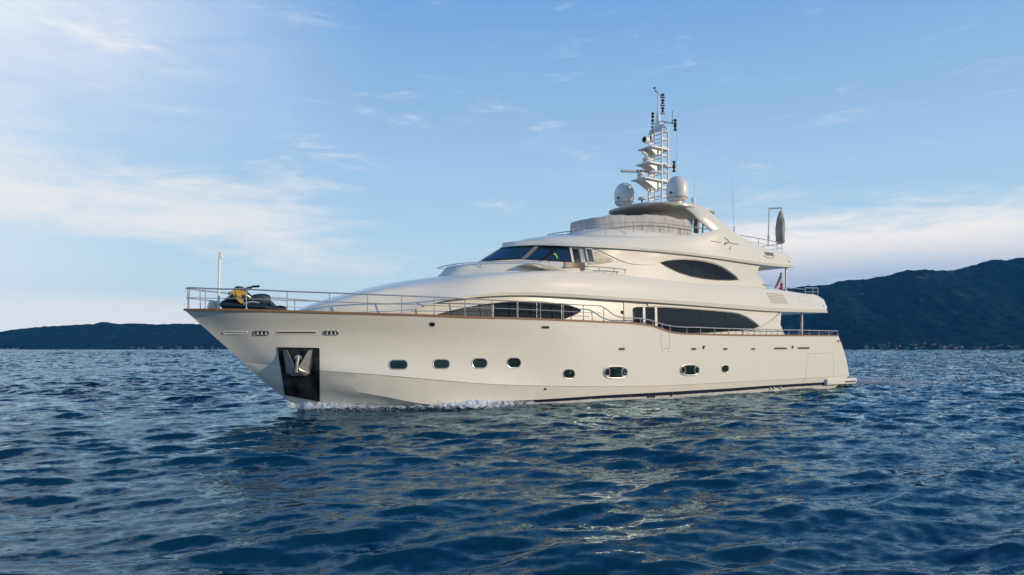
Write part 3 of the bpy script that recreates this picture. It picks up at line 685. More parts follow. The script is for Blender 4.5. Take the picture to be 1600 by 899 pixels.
# rail on the portuguese bridge
pr = MB(); q = [P(693, 418.5, .45), P(694.5, 416, -.15), P(712, 412.8, -.7), P(750, 409.8, -1.25), P(800, 408.6, -1.9), P(840, 408.8, -2.3), P(858, 410.2, -2.5), P(859.5, 414.5, -2.52)]
pr.tube(hermite([Vector((q[2].x + .5, 1.0, q[2].z)), Vector((q[1].x + .2, .8, q[1].z))] + q[1:], 50), .022, 6); bro = pr.build('bridge_rail', M['steel'], yacht)
for i in (2, 3): m_ = MB(); m_.tube([q[i], q[i] - Vector((-.05, 0, .3))], .015, 6); m_.build('stanchion', M['steel'], bro)
# handrail aft of the wing station
hr = MB(); q = [P(914, 416, -2.98), P(928, 416.8, -2.98), P(960, 419.4, -2.98), P(979, 421.6, -2.98)]
hr.tube(q, .025, 6); hro = hr.build('side_handrail', M['steel'], yacht)
for a in ((936, 417.5, 425), (960.5, 419.5, 427), (976.5, 421.4, 428)):
    m_ = MB(); m_.tube([P(a[0], a[1], -2.98), P(a[0] - (3 if a[0] == 960.5 else 0), a[2], -2.98)], .022, 6); m_.build('stanchion', M['steel'], hro)
# louvred air intake in the stern quarter of the upper bulwark
lv = patch('air_intake', S_S, [(1197, 456.8), (1222, 458.0), (1233, 475.6), (1206, 474.4)], M['white'], yacht, 0.012, .03, 3)
for k in range(7):
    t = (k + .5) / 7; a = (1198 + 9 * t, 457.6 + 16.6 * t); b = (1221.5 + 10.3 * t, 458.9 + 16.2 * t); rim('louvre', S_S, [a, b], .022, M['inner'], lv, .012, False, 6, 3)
rim('panel_joint', S_S, [(1248, 462), (1263, 463), (1268, 472), (1249, 471.4), (1248, 462)], .006, M['groove'], yacht, .0, False, 5, 3)
rim('bulwark_groove', S_S, [(980, 452), (1040, 455.5), (1100, 461), (1160, 467)], .001, M['white'], yacht, 0, False, 5, 4)
for sf_, x, y in ((S_S, 1287, 478.6), (S_D, 1233, 409.5)):
    h = sf_.hit(x, y)[0]
    if h: m_ = MB(); m_.lathe(h, [(.045, -.02), (.045, .02)], 10, Matrix.Rotation(R(90), 3, 'X')); m_.build('drain', M['black'], yacht)
# hooded opening on the flybridge quarter
patch('quarter_opening', S_D, [(1193.5, 394), (1207.6, 395.2), (1209, 400.4), (1197, 399.4)], M['black'], yacht, .012, .03, 2)
rim('opening_lip', S_D, [(1194, 400.2), (1200, 402.6), (1207, 403), (1210, 400.8)], .05, M['white'], yacht, .01, False, 8, 2)
# builder's relief mark on the arch foot
def mark(pts, r=.03): rim('emblem', S_D, pts, r, M['greymark'], yacht, .01, False, 6, 2)
mark([(1111, 376.8), (1117, 377.8), (1126, 379)], .02); mark([(1132, 371.6), (1136, 374.4), (1140, 379.6), (1147, 381.2), (1154, 382)], .022)
mark([(1132, 382.5), (1134.5, 379), (1137, 380)], .05); mark([(1139.6, 390), (1142, 386)], .03)

# ------------------------------------------------------------------ yacht: flybridge, hard top, arch, mast
# coaming under the flybridge windscreen
def ring_plan(xf, xa, hw, z, e=2.4, n=40):
    """half plan outline (port) from the front centreline round to the aft end"""
    out = []
    L = xa - xf
    for a in np.linspace(0, math.pi / 2, n):
        out.append(Vector((xf + L * (1 - math.cos(a) ** (2 / e)), -hw * math.sin(a) ** (2 / e), z)))
    return out
G = []
for xf, hw, z in ((13.6, 2.62, 7.75), (14.1, 2.45, 8.12), (14.6, 2.3, 8.36), (15.1, 2.15, 8.42)):
    G.append(resample(ring_plan(xf, 21.5, hw, z), 60, 'len'))
rows = cross_fill(G, [1, 0, 0, 1], 5); v, f = clean(*sheet(rows, ends=False)); mk('flybridge_coaming', inv(yacht, v), f, M['white'], yacht, True, 60)
# flybridge rail
q = [P(892.5, 361.5, .1), P(893, 359.5, -.5), P(905, 356.3, -1.25), P(925, 353.5, -1.75), P(946, 350.8, -2.0), P(975, 348.2, -2.2), P(1000, 347.6, -2.3), P(1022, 348, -2.36), P(1045, 350, -2.4), P(1075, 354, -2.44), P(1106, 358.4, -2.48)]
pts = [Vector(p) for p in hermite([Vector((q[1].x, .7, q[1].z))] + q, 90)]
fr = MB(); fr.tube([Vector((p.x, -p.y, p.z)) for p in reversed(pts[5:])] + pts[5:], .026, 8); fro = fr.build('flybridge_rail', M['steel'], yacht)
ppx = np.array([px_of(p) for p in pts])
for x, dz in ((897, .28), (912.5, .42), (946.5, .5), (988.5, .5), (1021, .45), (1045, .45), (1075, .5)):
    p = pts[int(np.argmin(np.abs(ppx - x)))]
    for s_ in (1, -1): m_ = MB(); m_.tube([Vector((p.x, p.y * s_, p.z)), Vector((p.x, p.y * s_, p.z - dz))], .022, 6); m_.build('stanchion', M['steel'], fro)
# hard top
G = []
for (xf, xa, hw, z) in ((18.6, 23.7, 1.95, 9.90), (18.15, 24.1, 2.32, 9.93), (18.0, 24.2, 2.42, 10.02), (18.2, 24.1, 2.3, 10.10), (19.0, 23.5, 1.7, 10.15)):
    h = []
    for a in np.linspace(0, math.pi, 61): ca = math.cos(a); h.append(Vector(((xf + xa) / 2 - (xa - xf) / 2 * math.copysign(abs(ca) ** .8, ca), -hw * max(0, math.sin(a)) ** .72, z)))
    G.append(np.array([tuple(p) for p in h]))
G = [np.stack([np.linspace(G[0][0, 0], G[0][-1, 0], 61), np.zeros(61), np.full(61, 9.94)], 1)] + G + [np.stack([np.linspace(G[-1][0, 0], G[-1][-1, 0], 61), np.zeros(61), np.full(61, 10.18)], 1)]
rows = cross_fill(G, [1, 1, 0, 0, 0, 0, 1], 4); v, f = clean(*sheet(rows, ends=False))
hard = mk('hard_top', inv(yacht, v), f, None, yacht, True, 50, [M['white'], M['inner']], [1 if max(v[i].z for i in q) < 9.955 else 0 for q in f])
# raked arch legs, port and starboard
for s_ in (1, -1):
    m_ = MB()
    outer = [(1062, 316, 2.05), (1076, 316.8, 2.2), (1095, 321, 2.42), (1112, 332, 2.55), (1130, 346.8, 2.66), (1157, 369, 2.74), (1166, 376, 2.76)]
    inner = [(1058, 324, 2.05), (1070, 325.5, 2.2), (1083, 332.8, 2.42), (1092, 342, 2.55), (1103, 352, 2.66), (1113, 360.5, 2.74), (1119, 368, 2.76)]
    A = hermite([P(a, b, -t) for a, b, t in outer], 24); B = hermite([P(a, b, -t) for a, b, t in inner], 24)
    v = []; f = []
    for a, b in zip(A, B):
        d = b - a; e = .10
        for q, t, o in ((a, 0, .06), (a, .10, 0), (b, -.10, 0), (b, 0, .06), (b, 0, .14), (b, -.1, .20), (a, .1, .20), (a, 0, .14)):
            p = q + d * t; v.append(Vector((p[0], (p[1] + o) * s_, p[2])))
    for i in range(23):
        for j in range(8):
            q = (i * 8 + j, i * 8 + (j + 1) % 8, i * 8 + 8 + (j + 1) % 8, i * 8 + 8 + j); f.append(q if s_ > 0 else tuple(reversed(q)))
    f += [tuple(range(8)), tuple(range(len(v) - 8, len(v)))]
    m_.add(v, f); m_.build('arch_leg', M['white'], yacht, True, 40)
for s_ in (1, -1):
    m_ = MB(); m_.tube([Vector((22.2, -2.0 * s_, 7.7)), Vector((22.3, -2.0 * s_, 9.85))], .045, 8); m_.build('top_support', M['steel'], yacht)
# radomes
def radome(c, d, h):
    m_ = MB(); r_ = d / 2
    prof = [(r_ * .62, 0), (r_ * .80, h * .02), (r_ * .86, h * .06), (r_ * .86, h * .10), (r_ * .93, h * .115), (r_ * .955, h * .15), (r_ * 1.0, h * .32), (r_ * 1.0, h * .45)]
    prof += [(r_ * math.cos(R(a)) ** .8, h * (.45 + .55 * math.sin(R(a)))) for a in range(8, 90, 8)] + [(.02, h)]
    m_.lathe(c, prof, 32); o = m_.build('satellite_dome', M['dome'], yacht, True, 50); s_ = Surf(*clean(m_.v, m_.f))
    sm = MB(); sm.lathe(c + Vector((0, 0, h * .105)), [(r_ * .93, -.01), (r_ * .945, 0), (r_ * .93, .012)], 32); sm.build('dome_seam', M['greymark'], o)
    ft = MB(); ft.lathe(c - Vector((0, 0, .16)), [(r_ * .45, 0), (r_ * .42, .17)], 16); ft.build('dome_foot', M['mast'], o)
    return o, s_
cR = P(1058, 314.5, -1.75); cL = P(975.8, 321.3, 1.75)
for c, d, h, bx, by in ((cR, 1.20, 1.36, 1048.2, 301.5), (cL, 1.20, 1.30, 966, 309.5)):
    o, s_ = radome(c, d, h); sq = [(bx, by - 2.2), (bx + 2.4, by), (bx, by + 2.2), (bx - 2.4, by)]
    rim('dome_mark', s_, sq, .014, M['black'], o, .008, True, 5, 1.0); rim('dome_mark', s_, [(bx - .9, by), (bx + .9, by)], .022, M['black'], o, .008, False, 5, .8)
    rim('dome_mark', s_, [(bx + 3.2, by - .2), (bx + 7.5, by + .4)], .012, M['greymark'], o, .006, False, 5, 1)
# mushroom aerial and whips
m_ = MB(); c = P(1003, 317.5, .6); m_.lathe(c - Vector((0, 0, .05)), [(.05, 0), (.045, .22)], 10); am = m_.build('mushroom_aerial', M['black'], yacht)
m_ = MB(); m_.lathe(c + Vector((0, 0, .16)), [(.08, 0), (.24, .04), (.25, .09), (.17, .17), (.03, .21)], 20); m_.build('aerial_cap', M['dome'], am)
for (x0, y0, x1, y1, Y, r_) in ((1084.5, 318, 1085.2, 279, -1.7, .010), (1147.3, 360.5, 1143.2, 279, -2.3, .011)):
    m_ = MB(); m_.tube([P(x0, y0, Y), P(x1, y1, Y)], [r_ * 1.6, r_], 6); m_.lathe(P(x0, y0, Y) - Vector((0, 0, .1)), [(.045, 0), (.045, .3), (.02, .36)], 8); m_.build('whip_aerial', M['mast'], yacht)
m_ = MB(); m_.lathe(P(1083, 318.5, -1.5), [(.08, 0), (.09, .18), (.13, .2), (.13, .3), (.05, .34)], 12); m_.build('fog_horn', M['mast'], yacht)

# mast
mast = empty('mast'); mast.parent = yacht
FS = P(1034, 318, -.5); mx0 = FS.x
legs = [(mx0, -.5, 197), (mx0, .5, 197), (mx0 + .5, -.5, 196), (mx0 + .5, .5, 196)]
zt = P(1034, 199, -.5).z; zb = 10.1
for x, y, _ in legs: pass
m_ = MB()
post = {}
for y in (-.5, .5):
    for x in (mx0, mx0 + .5):
        b = MB(); top_ = Vector((x, y, zt - .3)); ct = Vector((mx0 + .25, y * .55, zt + .25))
        b.tube([Vector((x, y, zb)), Vector((x, y, (zb + zt) / 2)), top_, top_.lerp(ct, .4) + Vector((0, y * .12, .12)), ct], .06, 8); b.build('mast_post', M['mast'], mast)
zs = np.linspace(zb + .3, zt - .15, 10)
for k, z in enumerate(zs):
    b = MB(); c4 = [Vector((mx0, -.5, z)), Vector((mx0 + .5, -.5, z)), Vector((mx0 + .5, .5, z)), Vector((mx0, .5, z))]
    b.tube(c4, .033, 6, True); b.build('mast_rung', M['mast'], mast)
def plat(y_px, x_px, depth=.30, hook=True, w=.55):
    z = P(1034, y_px, -.5).z; xf = P(x_px, y_px, 0).x
    b = MB(); L = mx0 + .7 - xf
    b.box((xf + L / 2, 0, z), (L, w * 2, .07), None, bev=.03)
    for y in (-w * .55, w * .55):
        a = [Vector((xf + .08, y, z - .03)), Vector((mx0 + .30, y, z - .03)), Vector((mx0 + .12, y, z - depth * .55)), Vector((mx0 - .06, y, z - depth)), Vector((mx0 - .28, y, z - depth * .85))]
        v = [p + Vector((0, o, 0)) for o in (-.03, .03) for p in a]; n = len(a)
        b.add(v, [tuple(range(n)), tuple(range(2 * n - 1, n - 1, -1))] + [(i, (i + 1) % n, n + (i + 1) % n, n + i) for i in range(n)])
    b.build('mast_platform', M['mast'], mast, False); return z, xf
z1, x1 = plat(282.5, 996, .55); z2, x2 = plat(257, 1003.5, .42); z3, x3 = plat(232, 1007, .42)
# radars: pedestal and rotating bar
def radar(z, x, L, yaw, bar_z):
    b = MB(); b.lathe((x, 0, z + .03), [(.22, 0), (.24, .08), (.16, .16), (.22, .22), (.20, .34), (.08, .40)], 18); r_ = b.build('radar_scanner', M['dome'], mast)
    c = Vector((x, 0, bar_z)); rot = Matrix.Rotation(yaw, 3, 'Z')
    b = MB(); b.tube([(x, 0, z + .36), (x, 0, bar_z)], .06, 8); b.box(c, (L, .14, .15), rot, bev=.06); b.build('radar_bar', M['dome'], r_); return r_, c, rot
r1o, c1, rot1 = radar(z1, P(1001.5, 275, 0).x, 2.35, R(-28), P(1001, 268, 0).z)
r2o, c2, rot2 = radar(z2, P(1010, 249, 0).x, 1.05, R(20), P(1010, 241.5, 0).z)
tcv = bpy.data.curves.new('radar_lettering', 'FONT'); tcv.body = 'FURUNO'; tcv.size = .17; tcv.extrude = .004; tcv.align_x = 'CENTER'; tcv.align_y = 'CENTER'; tcv.offset = .004
to = bpy.data.objects.new('t', tcv); col.objects.link(to); bpy.context.view_layer.update()
tm = bpy.data.meshes.new_from_object(to.evaluated_get(bpy.context.evaluated_depsgraph_get())); bpy.data.objects.remove(to)
tm.materials.clear(); tm.materials.append(M['black']); tm.name = 'radar_lettering'
lo = bpy.data.objects.new('radar_lettering', tm); col.objects.link(lo); lo.parent = r1o
lo.location = c1 + rot1 @ Vector((.15, -.076, 0)); lo.rotation_euler = (R(90), 0, R(-28)); lo.scale = (1.25, 1, 1)
# searchlight, lights, top pole, wind instrument
b = MB(); c = P(1010, 219, 0); b.tube([c, Vector((mx0, 0, c.z - .02))], .05, 8); b.lathe(c + Vector((-.16, 0, 0)), [(.10, -.02), (.19, 0), (.19, .24), (.12, .3)], 16, Matrix.Rotation(R(90), 3, 'Y')); sl_o = b.build('searchlight', M['mast'], mast)
b = MB(); b.lathe(c + Vector((-.18, 0, 0)), [(.16, 0), (.16, .02)], 16, Matrix.Rotation(R(90), 3, 'Y')); b.build('lens', M['port'], sl_o)
def navlight(px, pys, Y, name='navigation_light', arm=None):
    for py in pys:
        c = P(px, py, Y); b = MB()
        b.lathe(c - Vector((0, 0, .16)), [(.07, 0), (.10, .02), (.10, .06), (.065, .09), (.065, .20), (.10, .23), (.10, .28), (.06, .31)], 12); b.build(name, M['black'], mast)
b = MB(); c = Vector((mx0 + .25, 0, zt)); b.lathe(c, [(.30, 0), (.26, .1), (.15, .5), (.09, .95), (.06, 1.0)], 12)
b.tube([c + Vector((0, 0, .9)), Vector((c.x, 0, P(1036, 150, 0).z))], .05, 8); b.build('mast_head', M['mast'], mast)
navlight(1035.6, (172, 159.5), 0)
for y_ in (178, 165.5, 153): b = MB(); b.lathe(P(1035.6, y_, 0), [(.14, 0), (.16, .02), (.14, .05)], 12); b.build('light_shelf', M['mast'], mast)
b = MB(); b.lathe(P(1035.6, 152, 0), [(.05, 0), (.09, .05), (.10, .16), (.04, .2)], 10); b.build('anchor_light', M['black'], mast)
b = MB(); a = P(1033, 151, 0); e = P(1024.4, 142.5, .2); b.tube([a, e, e + Vector((-.05, 0, .12))], .018, 6); b.lathe(e + Vector((-.1, 0, .10)), [(.02, 0), (.07, .03), (.07, .08), (.02, .1)], 8); b.tube([e + Vector((-.12, 0, -.05)), e + Vector((.1, 0, .02))], .02, 6); b.build('wind_instrument', M['black'], mast)
zy = P(1036, 193.5, 0).z
b = MB(); b.tube([P(1018, 192, .75), Vector((mx0 + .2, .3, zy)), Vector((mx0 + .25, -.3, zy)), P(1057, 194.5, -1.0)], .045, 8); b.build('yard', M['mast'], mast)
navlight(1020, (180, 190.5, 201.5), .72); navlight(1055, (190.5, 200), -1.0, 'navigation_light'); navlight(1053.3, (256, 264.5), -.95)
b = MB(); b.tube([Vector((mx0 + .4, -.45, P(1053, 260.5, -.95).z)), P(1055, 260.5, -1.02)], .035, 6); b.build('light_bracket', M['mast'], mast)
b = MB(); b.tube([P(1050.4, 193, -.8), P(1050.8, 172.5, -.8)], .012, 6); b.lathe(P(1050.4, 193, -.8), [(.04, 0), (.03, .2)], 8); b.build('whip_aerial', M['black'], mast)
b = MB(); b.tube([P(1057.5, 196, -1.05), P(1056.8, 262, -1.02)], .007, 5); b.build('halyard', M['greymark'], mast)
b = MB(); b.tube([P(1019.5, 206, .6), P(1016.5, 212, .5), P(1017.5, 222, .45)], .045, 8); b.build('cable_loom', M['black'], mast)
b = MB(); b.lathe(P(1040, 192.5, -.3), [(.10, 0), (.12, .05), (.06, .12)], 10); b.build('gps_aerial', M['dome'], mast)

# stern rails, pillars under the overhangs
for (x0, y0, x1, y1, Y) in ((1252.6, 486, 1251.6, 523.5, -3.0), (1228, 416, 1227.2, 453, -2.6)):
    for s_ in (1, -1):
        a = P(x0, y0, Y); b_ = P(x1, y1, Y); m_ = MB(); m_.tube([Vector((a.x, a.y * s_, a.z)), Vector((a.x, b_.y * s_, b_.z - .4))], .075 if y0 > 450 else .055, 10); m_.build('pillar', M['steel'], yacht)
def small_rail(name, path, posts, r=.022, drop=.5, mids=()):
    m_ = MB(); m_.tube(path, r, 6)
    for t in mids: m_.tube([p - Vector((0, 0, t)) for p in path], r * .6, 6)
    o = m_.build(name, M['steel'], yacht)
    for p in posts: b = MB(); b.tube([p, p - Vector((0, 0, drop))], r * .9, 6); b.build('stanchion', M['steel'], o)
p_ = [P(1193, 444.5, -2.85), P(1200, 446, -2.85), P(1228, 449, -2.85), P(1258, 452.6, -2.85)]
small_rail('upper_deck_rail', p_, [p_[1], p_[2], p_[3]], .02, .45)
a = P(1258, 450, -2.8); e = P(1278, 450.4, -2.6); small_rail('stair_rail', [a, a.lerp(e, .5), e], [a, a.lerp(e, .6), e], .028, .5, (.25,))
p_ = [P(1157, 367.8, -2.5), P(1185, 372.5, -2.5), P(1214, 378.4, -2.5), P(1222, 381, -2.3)]; p_ += [Vector((p_[-1].x, 0, p_[-1].z)), Vector((p_[-1].x, 2.3, p_[-1].z))]
small_rail('aft_flybridge_rail', p_, [p_[1], p_[2], p_[3], p_[4], p_[5]], .022, .6, (.28,))
p_ = [Vector((33.0, -3.35, 3.25)), Vector((33.3, -2.5, 3.25)), Vector((33.3, 2.5, 3.25)), Vector((33.0, 3.35, 3.25))]; small_rail('stern_rail', p_, p_[1:3], .028, .4)
b = MB(); c = P(1326, 571, -3.5); b.box(P(1314, 532.5, -3.62), (.16, .12, .1), None, bev=.02); b.build('stern_cleat', M['black'], yacht)

# ------------------------------------------------------------------ things carried on the yacht
# anchor stowed in its pocket
an = tag(empty('anchor', S_HULL.hit(466, 600)[0]), 'steel plough anchor stowed with both flukes up in the dark bow pocket', 'anchor')
hq = lambda x, y, l=.03: (lambda h: h[0] + h[1] * l)(S_HULL.hit(x, y))
def fluke(pl, th):
    a = [hq(x, y, l) for x, y, l in pl]; nrm = S_HULL.hit(466, 570)[1]; v = a + [p - nrm * th for p in a]; n = len(a)
    m_ = MB(); m_.add(v, [tuple(range(n)), tuple(range(2 * n - 1, n - 1, -1))] + [(i, n + i, n + (i + 1) % n, (i + 1) % n) for i in range(n)]); return m_.build('fluke', M['zinc'], an, False)
fluke([(443, 546.5, .10), (449.5, 546.2, .16), (463.5, 571, .26), (461.5, 577, .28), (449, 580, .14), (447.5, 573, .12)], .07)
fluke([(482, 547.2, .16), (487.6, 546.6, .10), (486.2, 574, .12), (484.6, 580.8, .14), (471, 576, .28), (468.6, 572, .26)], .07)
fluke([(449, 580.6, .14), (465.5, 575.2, .30), (484.8, 581, .14), (479, 583.2, .2), (458.5, 584.0, .2)], .06).name = 'crown'
m_ = MB(); m_.tube([hq(466, 556, .1), hq(466, 568, .2), hq(465.6, 577, .27)], [.07, .06, .07], 10); m_.build('shank', M['zinc'], an)
m_ = MB(); cc = [hq(466 + 5 * math.cos(t), 560.5 - 5 * math.sin(t), .12) for t in np.linspace(0, math.pi, 12)]; m_.tube(cc, .03, 6); cc = [hq(466 + 3 * math.cos(t), 562 - 3 * math.sin(t), .12) for t in np.linspace(0, math.pi, 12)]; m_.tube(cc, .025, 6); m_.build('shackle', M['steel'], an)

# jet ski on the foredeck
JX, JZ = P(344.5, 484, -.25).x, 3.40
jet = tag(empty('jet_ski', (JX + 1.2, -.25, JZ)), 'dark blue and yellow jet ski parked on the foredeck behind the bow rail', 'jet ski')
jk = 2.42 / 102.0
def J(px, py, y=0.0): return Vector((JX + (px - 344.5) * jk * (1.0 + 0.0 * y), -.25 + y, JZ + .27 + (484 - py) * 0.0245))
def loft_sections(secs, n=12):
    v = []; f = []
    for s_ in secs: v += s_
    k = len(secs[0])
    for i in range(len(secs) - 1):
        for j in range(k): f.append((i * k + j, i * k + (j + 1) % k, (i + 1) * k + (j + 1) % k, (i + 1) * k + j))
    f += [tuple(range(k)), tuple(range(len(v) - k, len(v)))]
    return v, f
def body(profile, k=18, ex=2.6):
    """profile rows: px, top py, bottom py, half width -> rounded loft"""
    pr = hermite([(a, b, c) for a, b, c, d in profile], 40); wd = np.interp(np.linspace(0, 1, 40), np.linspace(0, 1, len(profile)), [d for *_, d in profile]); secs = []
    for (px, pt, pb), hw in zip(pr, wd):
        s_ = []
        for a in np.linspace(0, 2 * math.pi, k + 1)[:-1]:
            ca, sa = math.cos(a), math.sin(a); y = hw * math.copysign(abs(ca) ** (2 / ex), ca); z = math.copysign(abs(sa) ** (2 / ex), sa)
            s_.append(J(px, (pt + pb) / 2 - z * (pb - pt) / 2, y))
        secs.append(s_)
    return loft_sections(secs)
def jpart(name, prof, m, ex=2.6, parent=None):
    v, f = body(prof, ex=ex); b = MB(); b.add(v, f); return b.build(name, m, parent or jet, True, 50)
jpart('hull', [(343.5, 474, 478, .05), (348, 469.5, 482, .25), (358, 469, 484, .42), (375, 470.5, 484.4, .5), (400, 472, 484.4, .53), (425, 476.5, 484.4, .52), (438, 480, 484, .48)], M['ski'])
jpart('hood', [(346, 470.5, 474, .12), (352, 466, 473, .26), (358, 459.5, 473, .33), (364, 452.5, 473, .33), (372, 450.5, 472, .30), (380, 451.5, 472, .27), (387, 456, 473, .25), (393, 463, 474, .22)], M['ski'])
jpart('instrument_cowl', [(364.5, 450.5, 455, .15), (368, 447, 454, .2), (374, 446.6, 453, .2), (380, 448.5, 453, .17), (385, 450.5, 453.5, .1)], M['skiseat'])
jpart('seat', [(388, 463, 472, .16), (395, 458.5, 474, .2), (405, 456.6, 476, .23), (413, 456.8, 476, .24), (419.5, 459.2, 475, .23), (418, 464, 477, .24), (424, 469, 480, .26), (429, 474, 482, .25)], M['skiseat'], 2.8)
jpart('rear_platform', [(424, 477, 481, .46), (434, 474.3, 480, .44), (440, 475, 480.5, .42), (446, 480, 482.5, .36)], M['rubber'])
jpart('footwell_trim', [(409, 479, 483.6, .56), (420, 478.4, 484, .58), (440, 478.6, 484, .52)], M['rubber'], 5)
for s_ in (-1, 1):
    m_ = MB()
    pl = [(358, 457), (364, 453.2), (376, 454), (383, 459.4), (372, 461), (373.5, 466), (376, 472), (371.5, 474.5), (366, 470), (361.5, 464)]
    a = []
    for x, y in pl: a.append(J(x, y, s_ * (.345 if y < 468 else .46)))
    v = a + [p + Vector((0, -s_ * .12, 0)) for p in a]; n = len(a); m_.add(v, [tuple(range(n)), tuple(range(2 * n - 1, n - 1, -1))] + [(i, n + i, n + (i + 1) % n, (i + 1) % n) for i in range(n)])
    m_.build('yellow_panel', M['yellow'], jet, False)
    m_ = MB(); m_.tube(hermite([J(374, 475.6, s_ * .5), J(384, 471.4, s_ * .52), (J(398, 472.6, s_ * .535))], 12), .03, 6); m_.build('chrome_trim', M['steel'], jet)
    m_ = MB(); m_.tube([J(377, 452, s_ * .04), J(383, 449.6, s_ * .22), J(389, 447.4, s_ * .36)], .03, 6); m_.tube([J(389, 447.4, s_ * .36), J(396 + 3 * (s_ < 0), 446.6, s_ * .48)], .042, 8); m_.build('handlebar', M['black'], jet)
    m_ = MB(); m_.box(J(363, 480, 0) + Vector((0, s_ * .3, -.25)), (.18, .14, .30), None, bev=.03); m_.box(J(420, 480, 0) + Vector((0, s_ * .3, -.25)), (.18, .14, .30), None, bev=.03); m_.build('cradle_chock', M['rubber'], jet)

# canvas cover over the flybridge screen and seats
cc = tag(empty('canvas_cover', (15, 0, 8.4)), 'wrinkled grey canvas cover laced over the flybridge windscreen and seats', 'cover')
n_ = 70; ba = []; tp = []; tt_ = []
basep = ring_plan(14.75, 21.2, 2.12, 8.30, 2.6, n_)
zt_px = [(904, 345.3), (920, 342), (940, 338.5), (952, 336.4), (985, 336.8), (1010, 335.8), (1035, 336.4), (1050, 339), (1058, 342.5)]
basea = resample(basep, n_, 'len'); topa = basea.copy()
for i in range(n_):
    p = basea[i]; d_ = px_of(Vector(p)); py = np.interp(d_, [a for a, b in zt_px], [b for a, b in zt_px]); topa[i, 2] = P(d_, py, p[1]).z + .012 * math.sin(i * .9) + .012 * math.sin(i * .37)
    topa[i, 0] += .06; topa[i, 1] *= .985
ins = topa.copy(); ins[:, 1] *= .9; ins[:, 0] = 14.75 + (ins[:, 0] - 14.75) * .9 + .45; ins[:, 2] += .05
mid_ = (basea + topa) / 2
wob = np.array([.008 * math.sin(i * 1.7) + .008 * math.sin(i * .6 + 1) for i in range(n_)]); mid_[:, 1] -= wob + .02; mid_[1:4, 1] = np.minimum(mid_[1:4, 1], 0); mid_[0, 1] = 0
cl_ = ins.copy(); cl_[:, 1] = 0; cl_[:, 2] += .06
rows = cross_fill([basea, mid_, topa, ins, cl_], [1, 0, 0, 0, 1], 6); v, f = clean(*sheet(rows, ends=True)); mk('cover_cloth', inv(cc, v), f, M['canvas'], cc, True, 70)
bb = MB(); bb.tube([Vector(p) + Vector((-.01, -.02, .05)) for p in basea[2:]], .012, 5); bb.build('lacing', M['mast'], cc)

# parasols
def folded(name, base, topz, r, m, label, pole=True):
    o = tag(empty(name, base), label, 'parasol')
    n = 26; rows_ = []; H_ = topz - base.z
    for k, (t, rr) in enumerate(((.0, .55), (.06, .9), (.16, .82), (.28, .98), (.5, .92), (.72, .74), (.88, .52), (.97, .28), (1.0, .04))):
        ring = []
        for j in range(n):
            a = 2 * math.pi * j / n; q = r * rr * (1 + .14 * math.sin(j * math.pi + k) + .10 * math.sin(3 * a + k * .6)); ring.append(base + Vector((q * math.cos(a), q * math.sin(a), H_ * t)))
        rows_.append(ring)
    v = [p for q in rows_ for p in q]; f = [(i * n + j, i * n + (j + 1) % n, (i + 1) * n + (j + 1) % n, (i + 1) * n + j) for i in range(8) for j in range(n)] + [tuple(range(n - 1, -1, -1)), tuple(range(8 * n, 9 * n))]
    b = MB(); b.add(v, f); b.build('folded_canopy', m, o, True, 80)
    b = MB(); b.lathe(base + Vector((0, 0, H_ * .16)), [(r * .9, 0), (r * .92, .03), (r * .9, .06)], 16); b.build('tie', M['umbrella'], o)
    return o
b0 = P(1219.5, 381.5, -1.2); t0 = P(1220.5, 329.5, -1.2)
par = folded('cantilever_parasol', b0, t0.z, .29, M['umbrella'], 'folded beige parasol hanging from a cantilever pole at the aft flybridge end')
m_ = MB(); a = P(1200.2, 385.5, -1.6); b = P(1202, 326.5, -1.6); m_.tube([a, b], .04, 8); m_.lathe(P(1200.8, 374, -1.6), [(.06, 0), (.07, .05), (.06, .25)], 8); m_.build('pole', M['steel'], par)
m_ = MB(); e = P(1221.5, 325, -1.2); m_.tube([b + Vector((0, 0, .01)), e, Vector((t0.x, t0.y, t0.z - .05))], [.05, .045, .03], 8); m_.build('arm', M['zinc'], par)
b1 = P(1088.5, 364.5, -.2); t1 = P(1089.5, 338, -.2)
pr2 = folded('folded_parasol', b1, t1.z, .18, M['umbrella'], 'folded beige parasol standing under the hard top by the arch leg')
m_ = MB(); m_.tube([Vector((b1.x, b1.y, 7.75)), Vector((t1.x, t1.y, t1.z + .1))], .025, 8); m_.build('pole', M['steel'], pr2)
# ensign at the stern of the upper deck
fa = P(1211.5, 450.5, -1.0); fb = P(1220.5, 428.5, -1.0)
en = tag(empty('ensign', fa), 'limp red and white flag on a slanted wooden staff at the stern', 'flag')
m_ = MB(); m_.tube([fa, fb], .05, 8); m_.lathe(fb, [(.05, 0), (.07, .04), (.03, .1)], 8); m_.build('staff', M['mahogany'], en)
g = 14; v = []; f = []; fm = []
for i in range(g + 1):
    for j in range(g + 1):
        s_ = i / g; t = j / g; a = fb.lerp(fa, .02 + .9 * s_); p = P(1221.5 + t * 4.5 - 5.2 * s_ * (1 - t) , 430.5 + 19 * s_ * (1 if t > .0 else 1), -1.0)
        p = Vector((a.x + t * (0.12 + .50 * s_), a.y + .09 * math.sin(t * 9 + s_ * 2), a.z - t * (.15 + .10 * (1 - s_)))); v.append(p)
for i in range(g):
    for j in range(g):
        f.append((i * (g + 1) + j, i * (g + 1) + j + 1, (i + 1) * (g + 1) + j + 1, (i + 1) * (g + 1) + j)); fm.append(0 if (i > 5 and j > 4) else 1)
mk('cloth', inv(en, v), f, None, en, True, None, [M['red'], M['flagwhite']], fm)
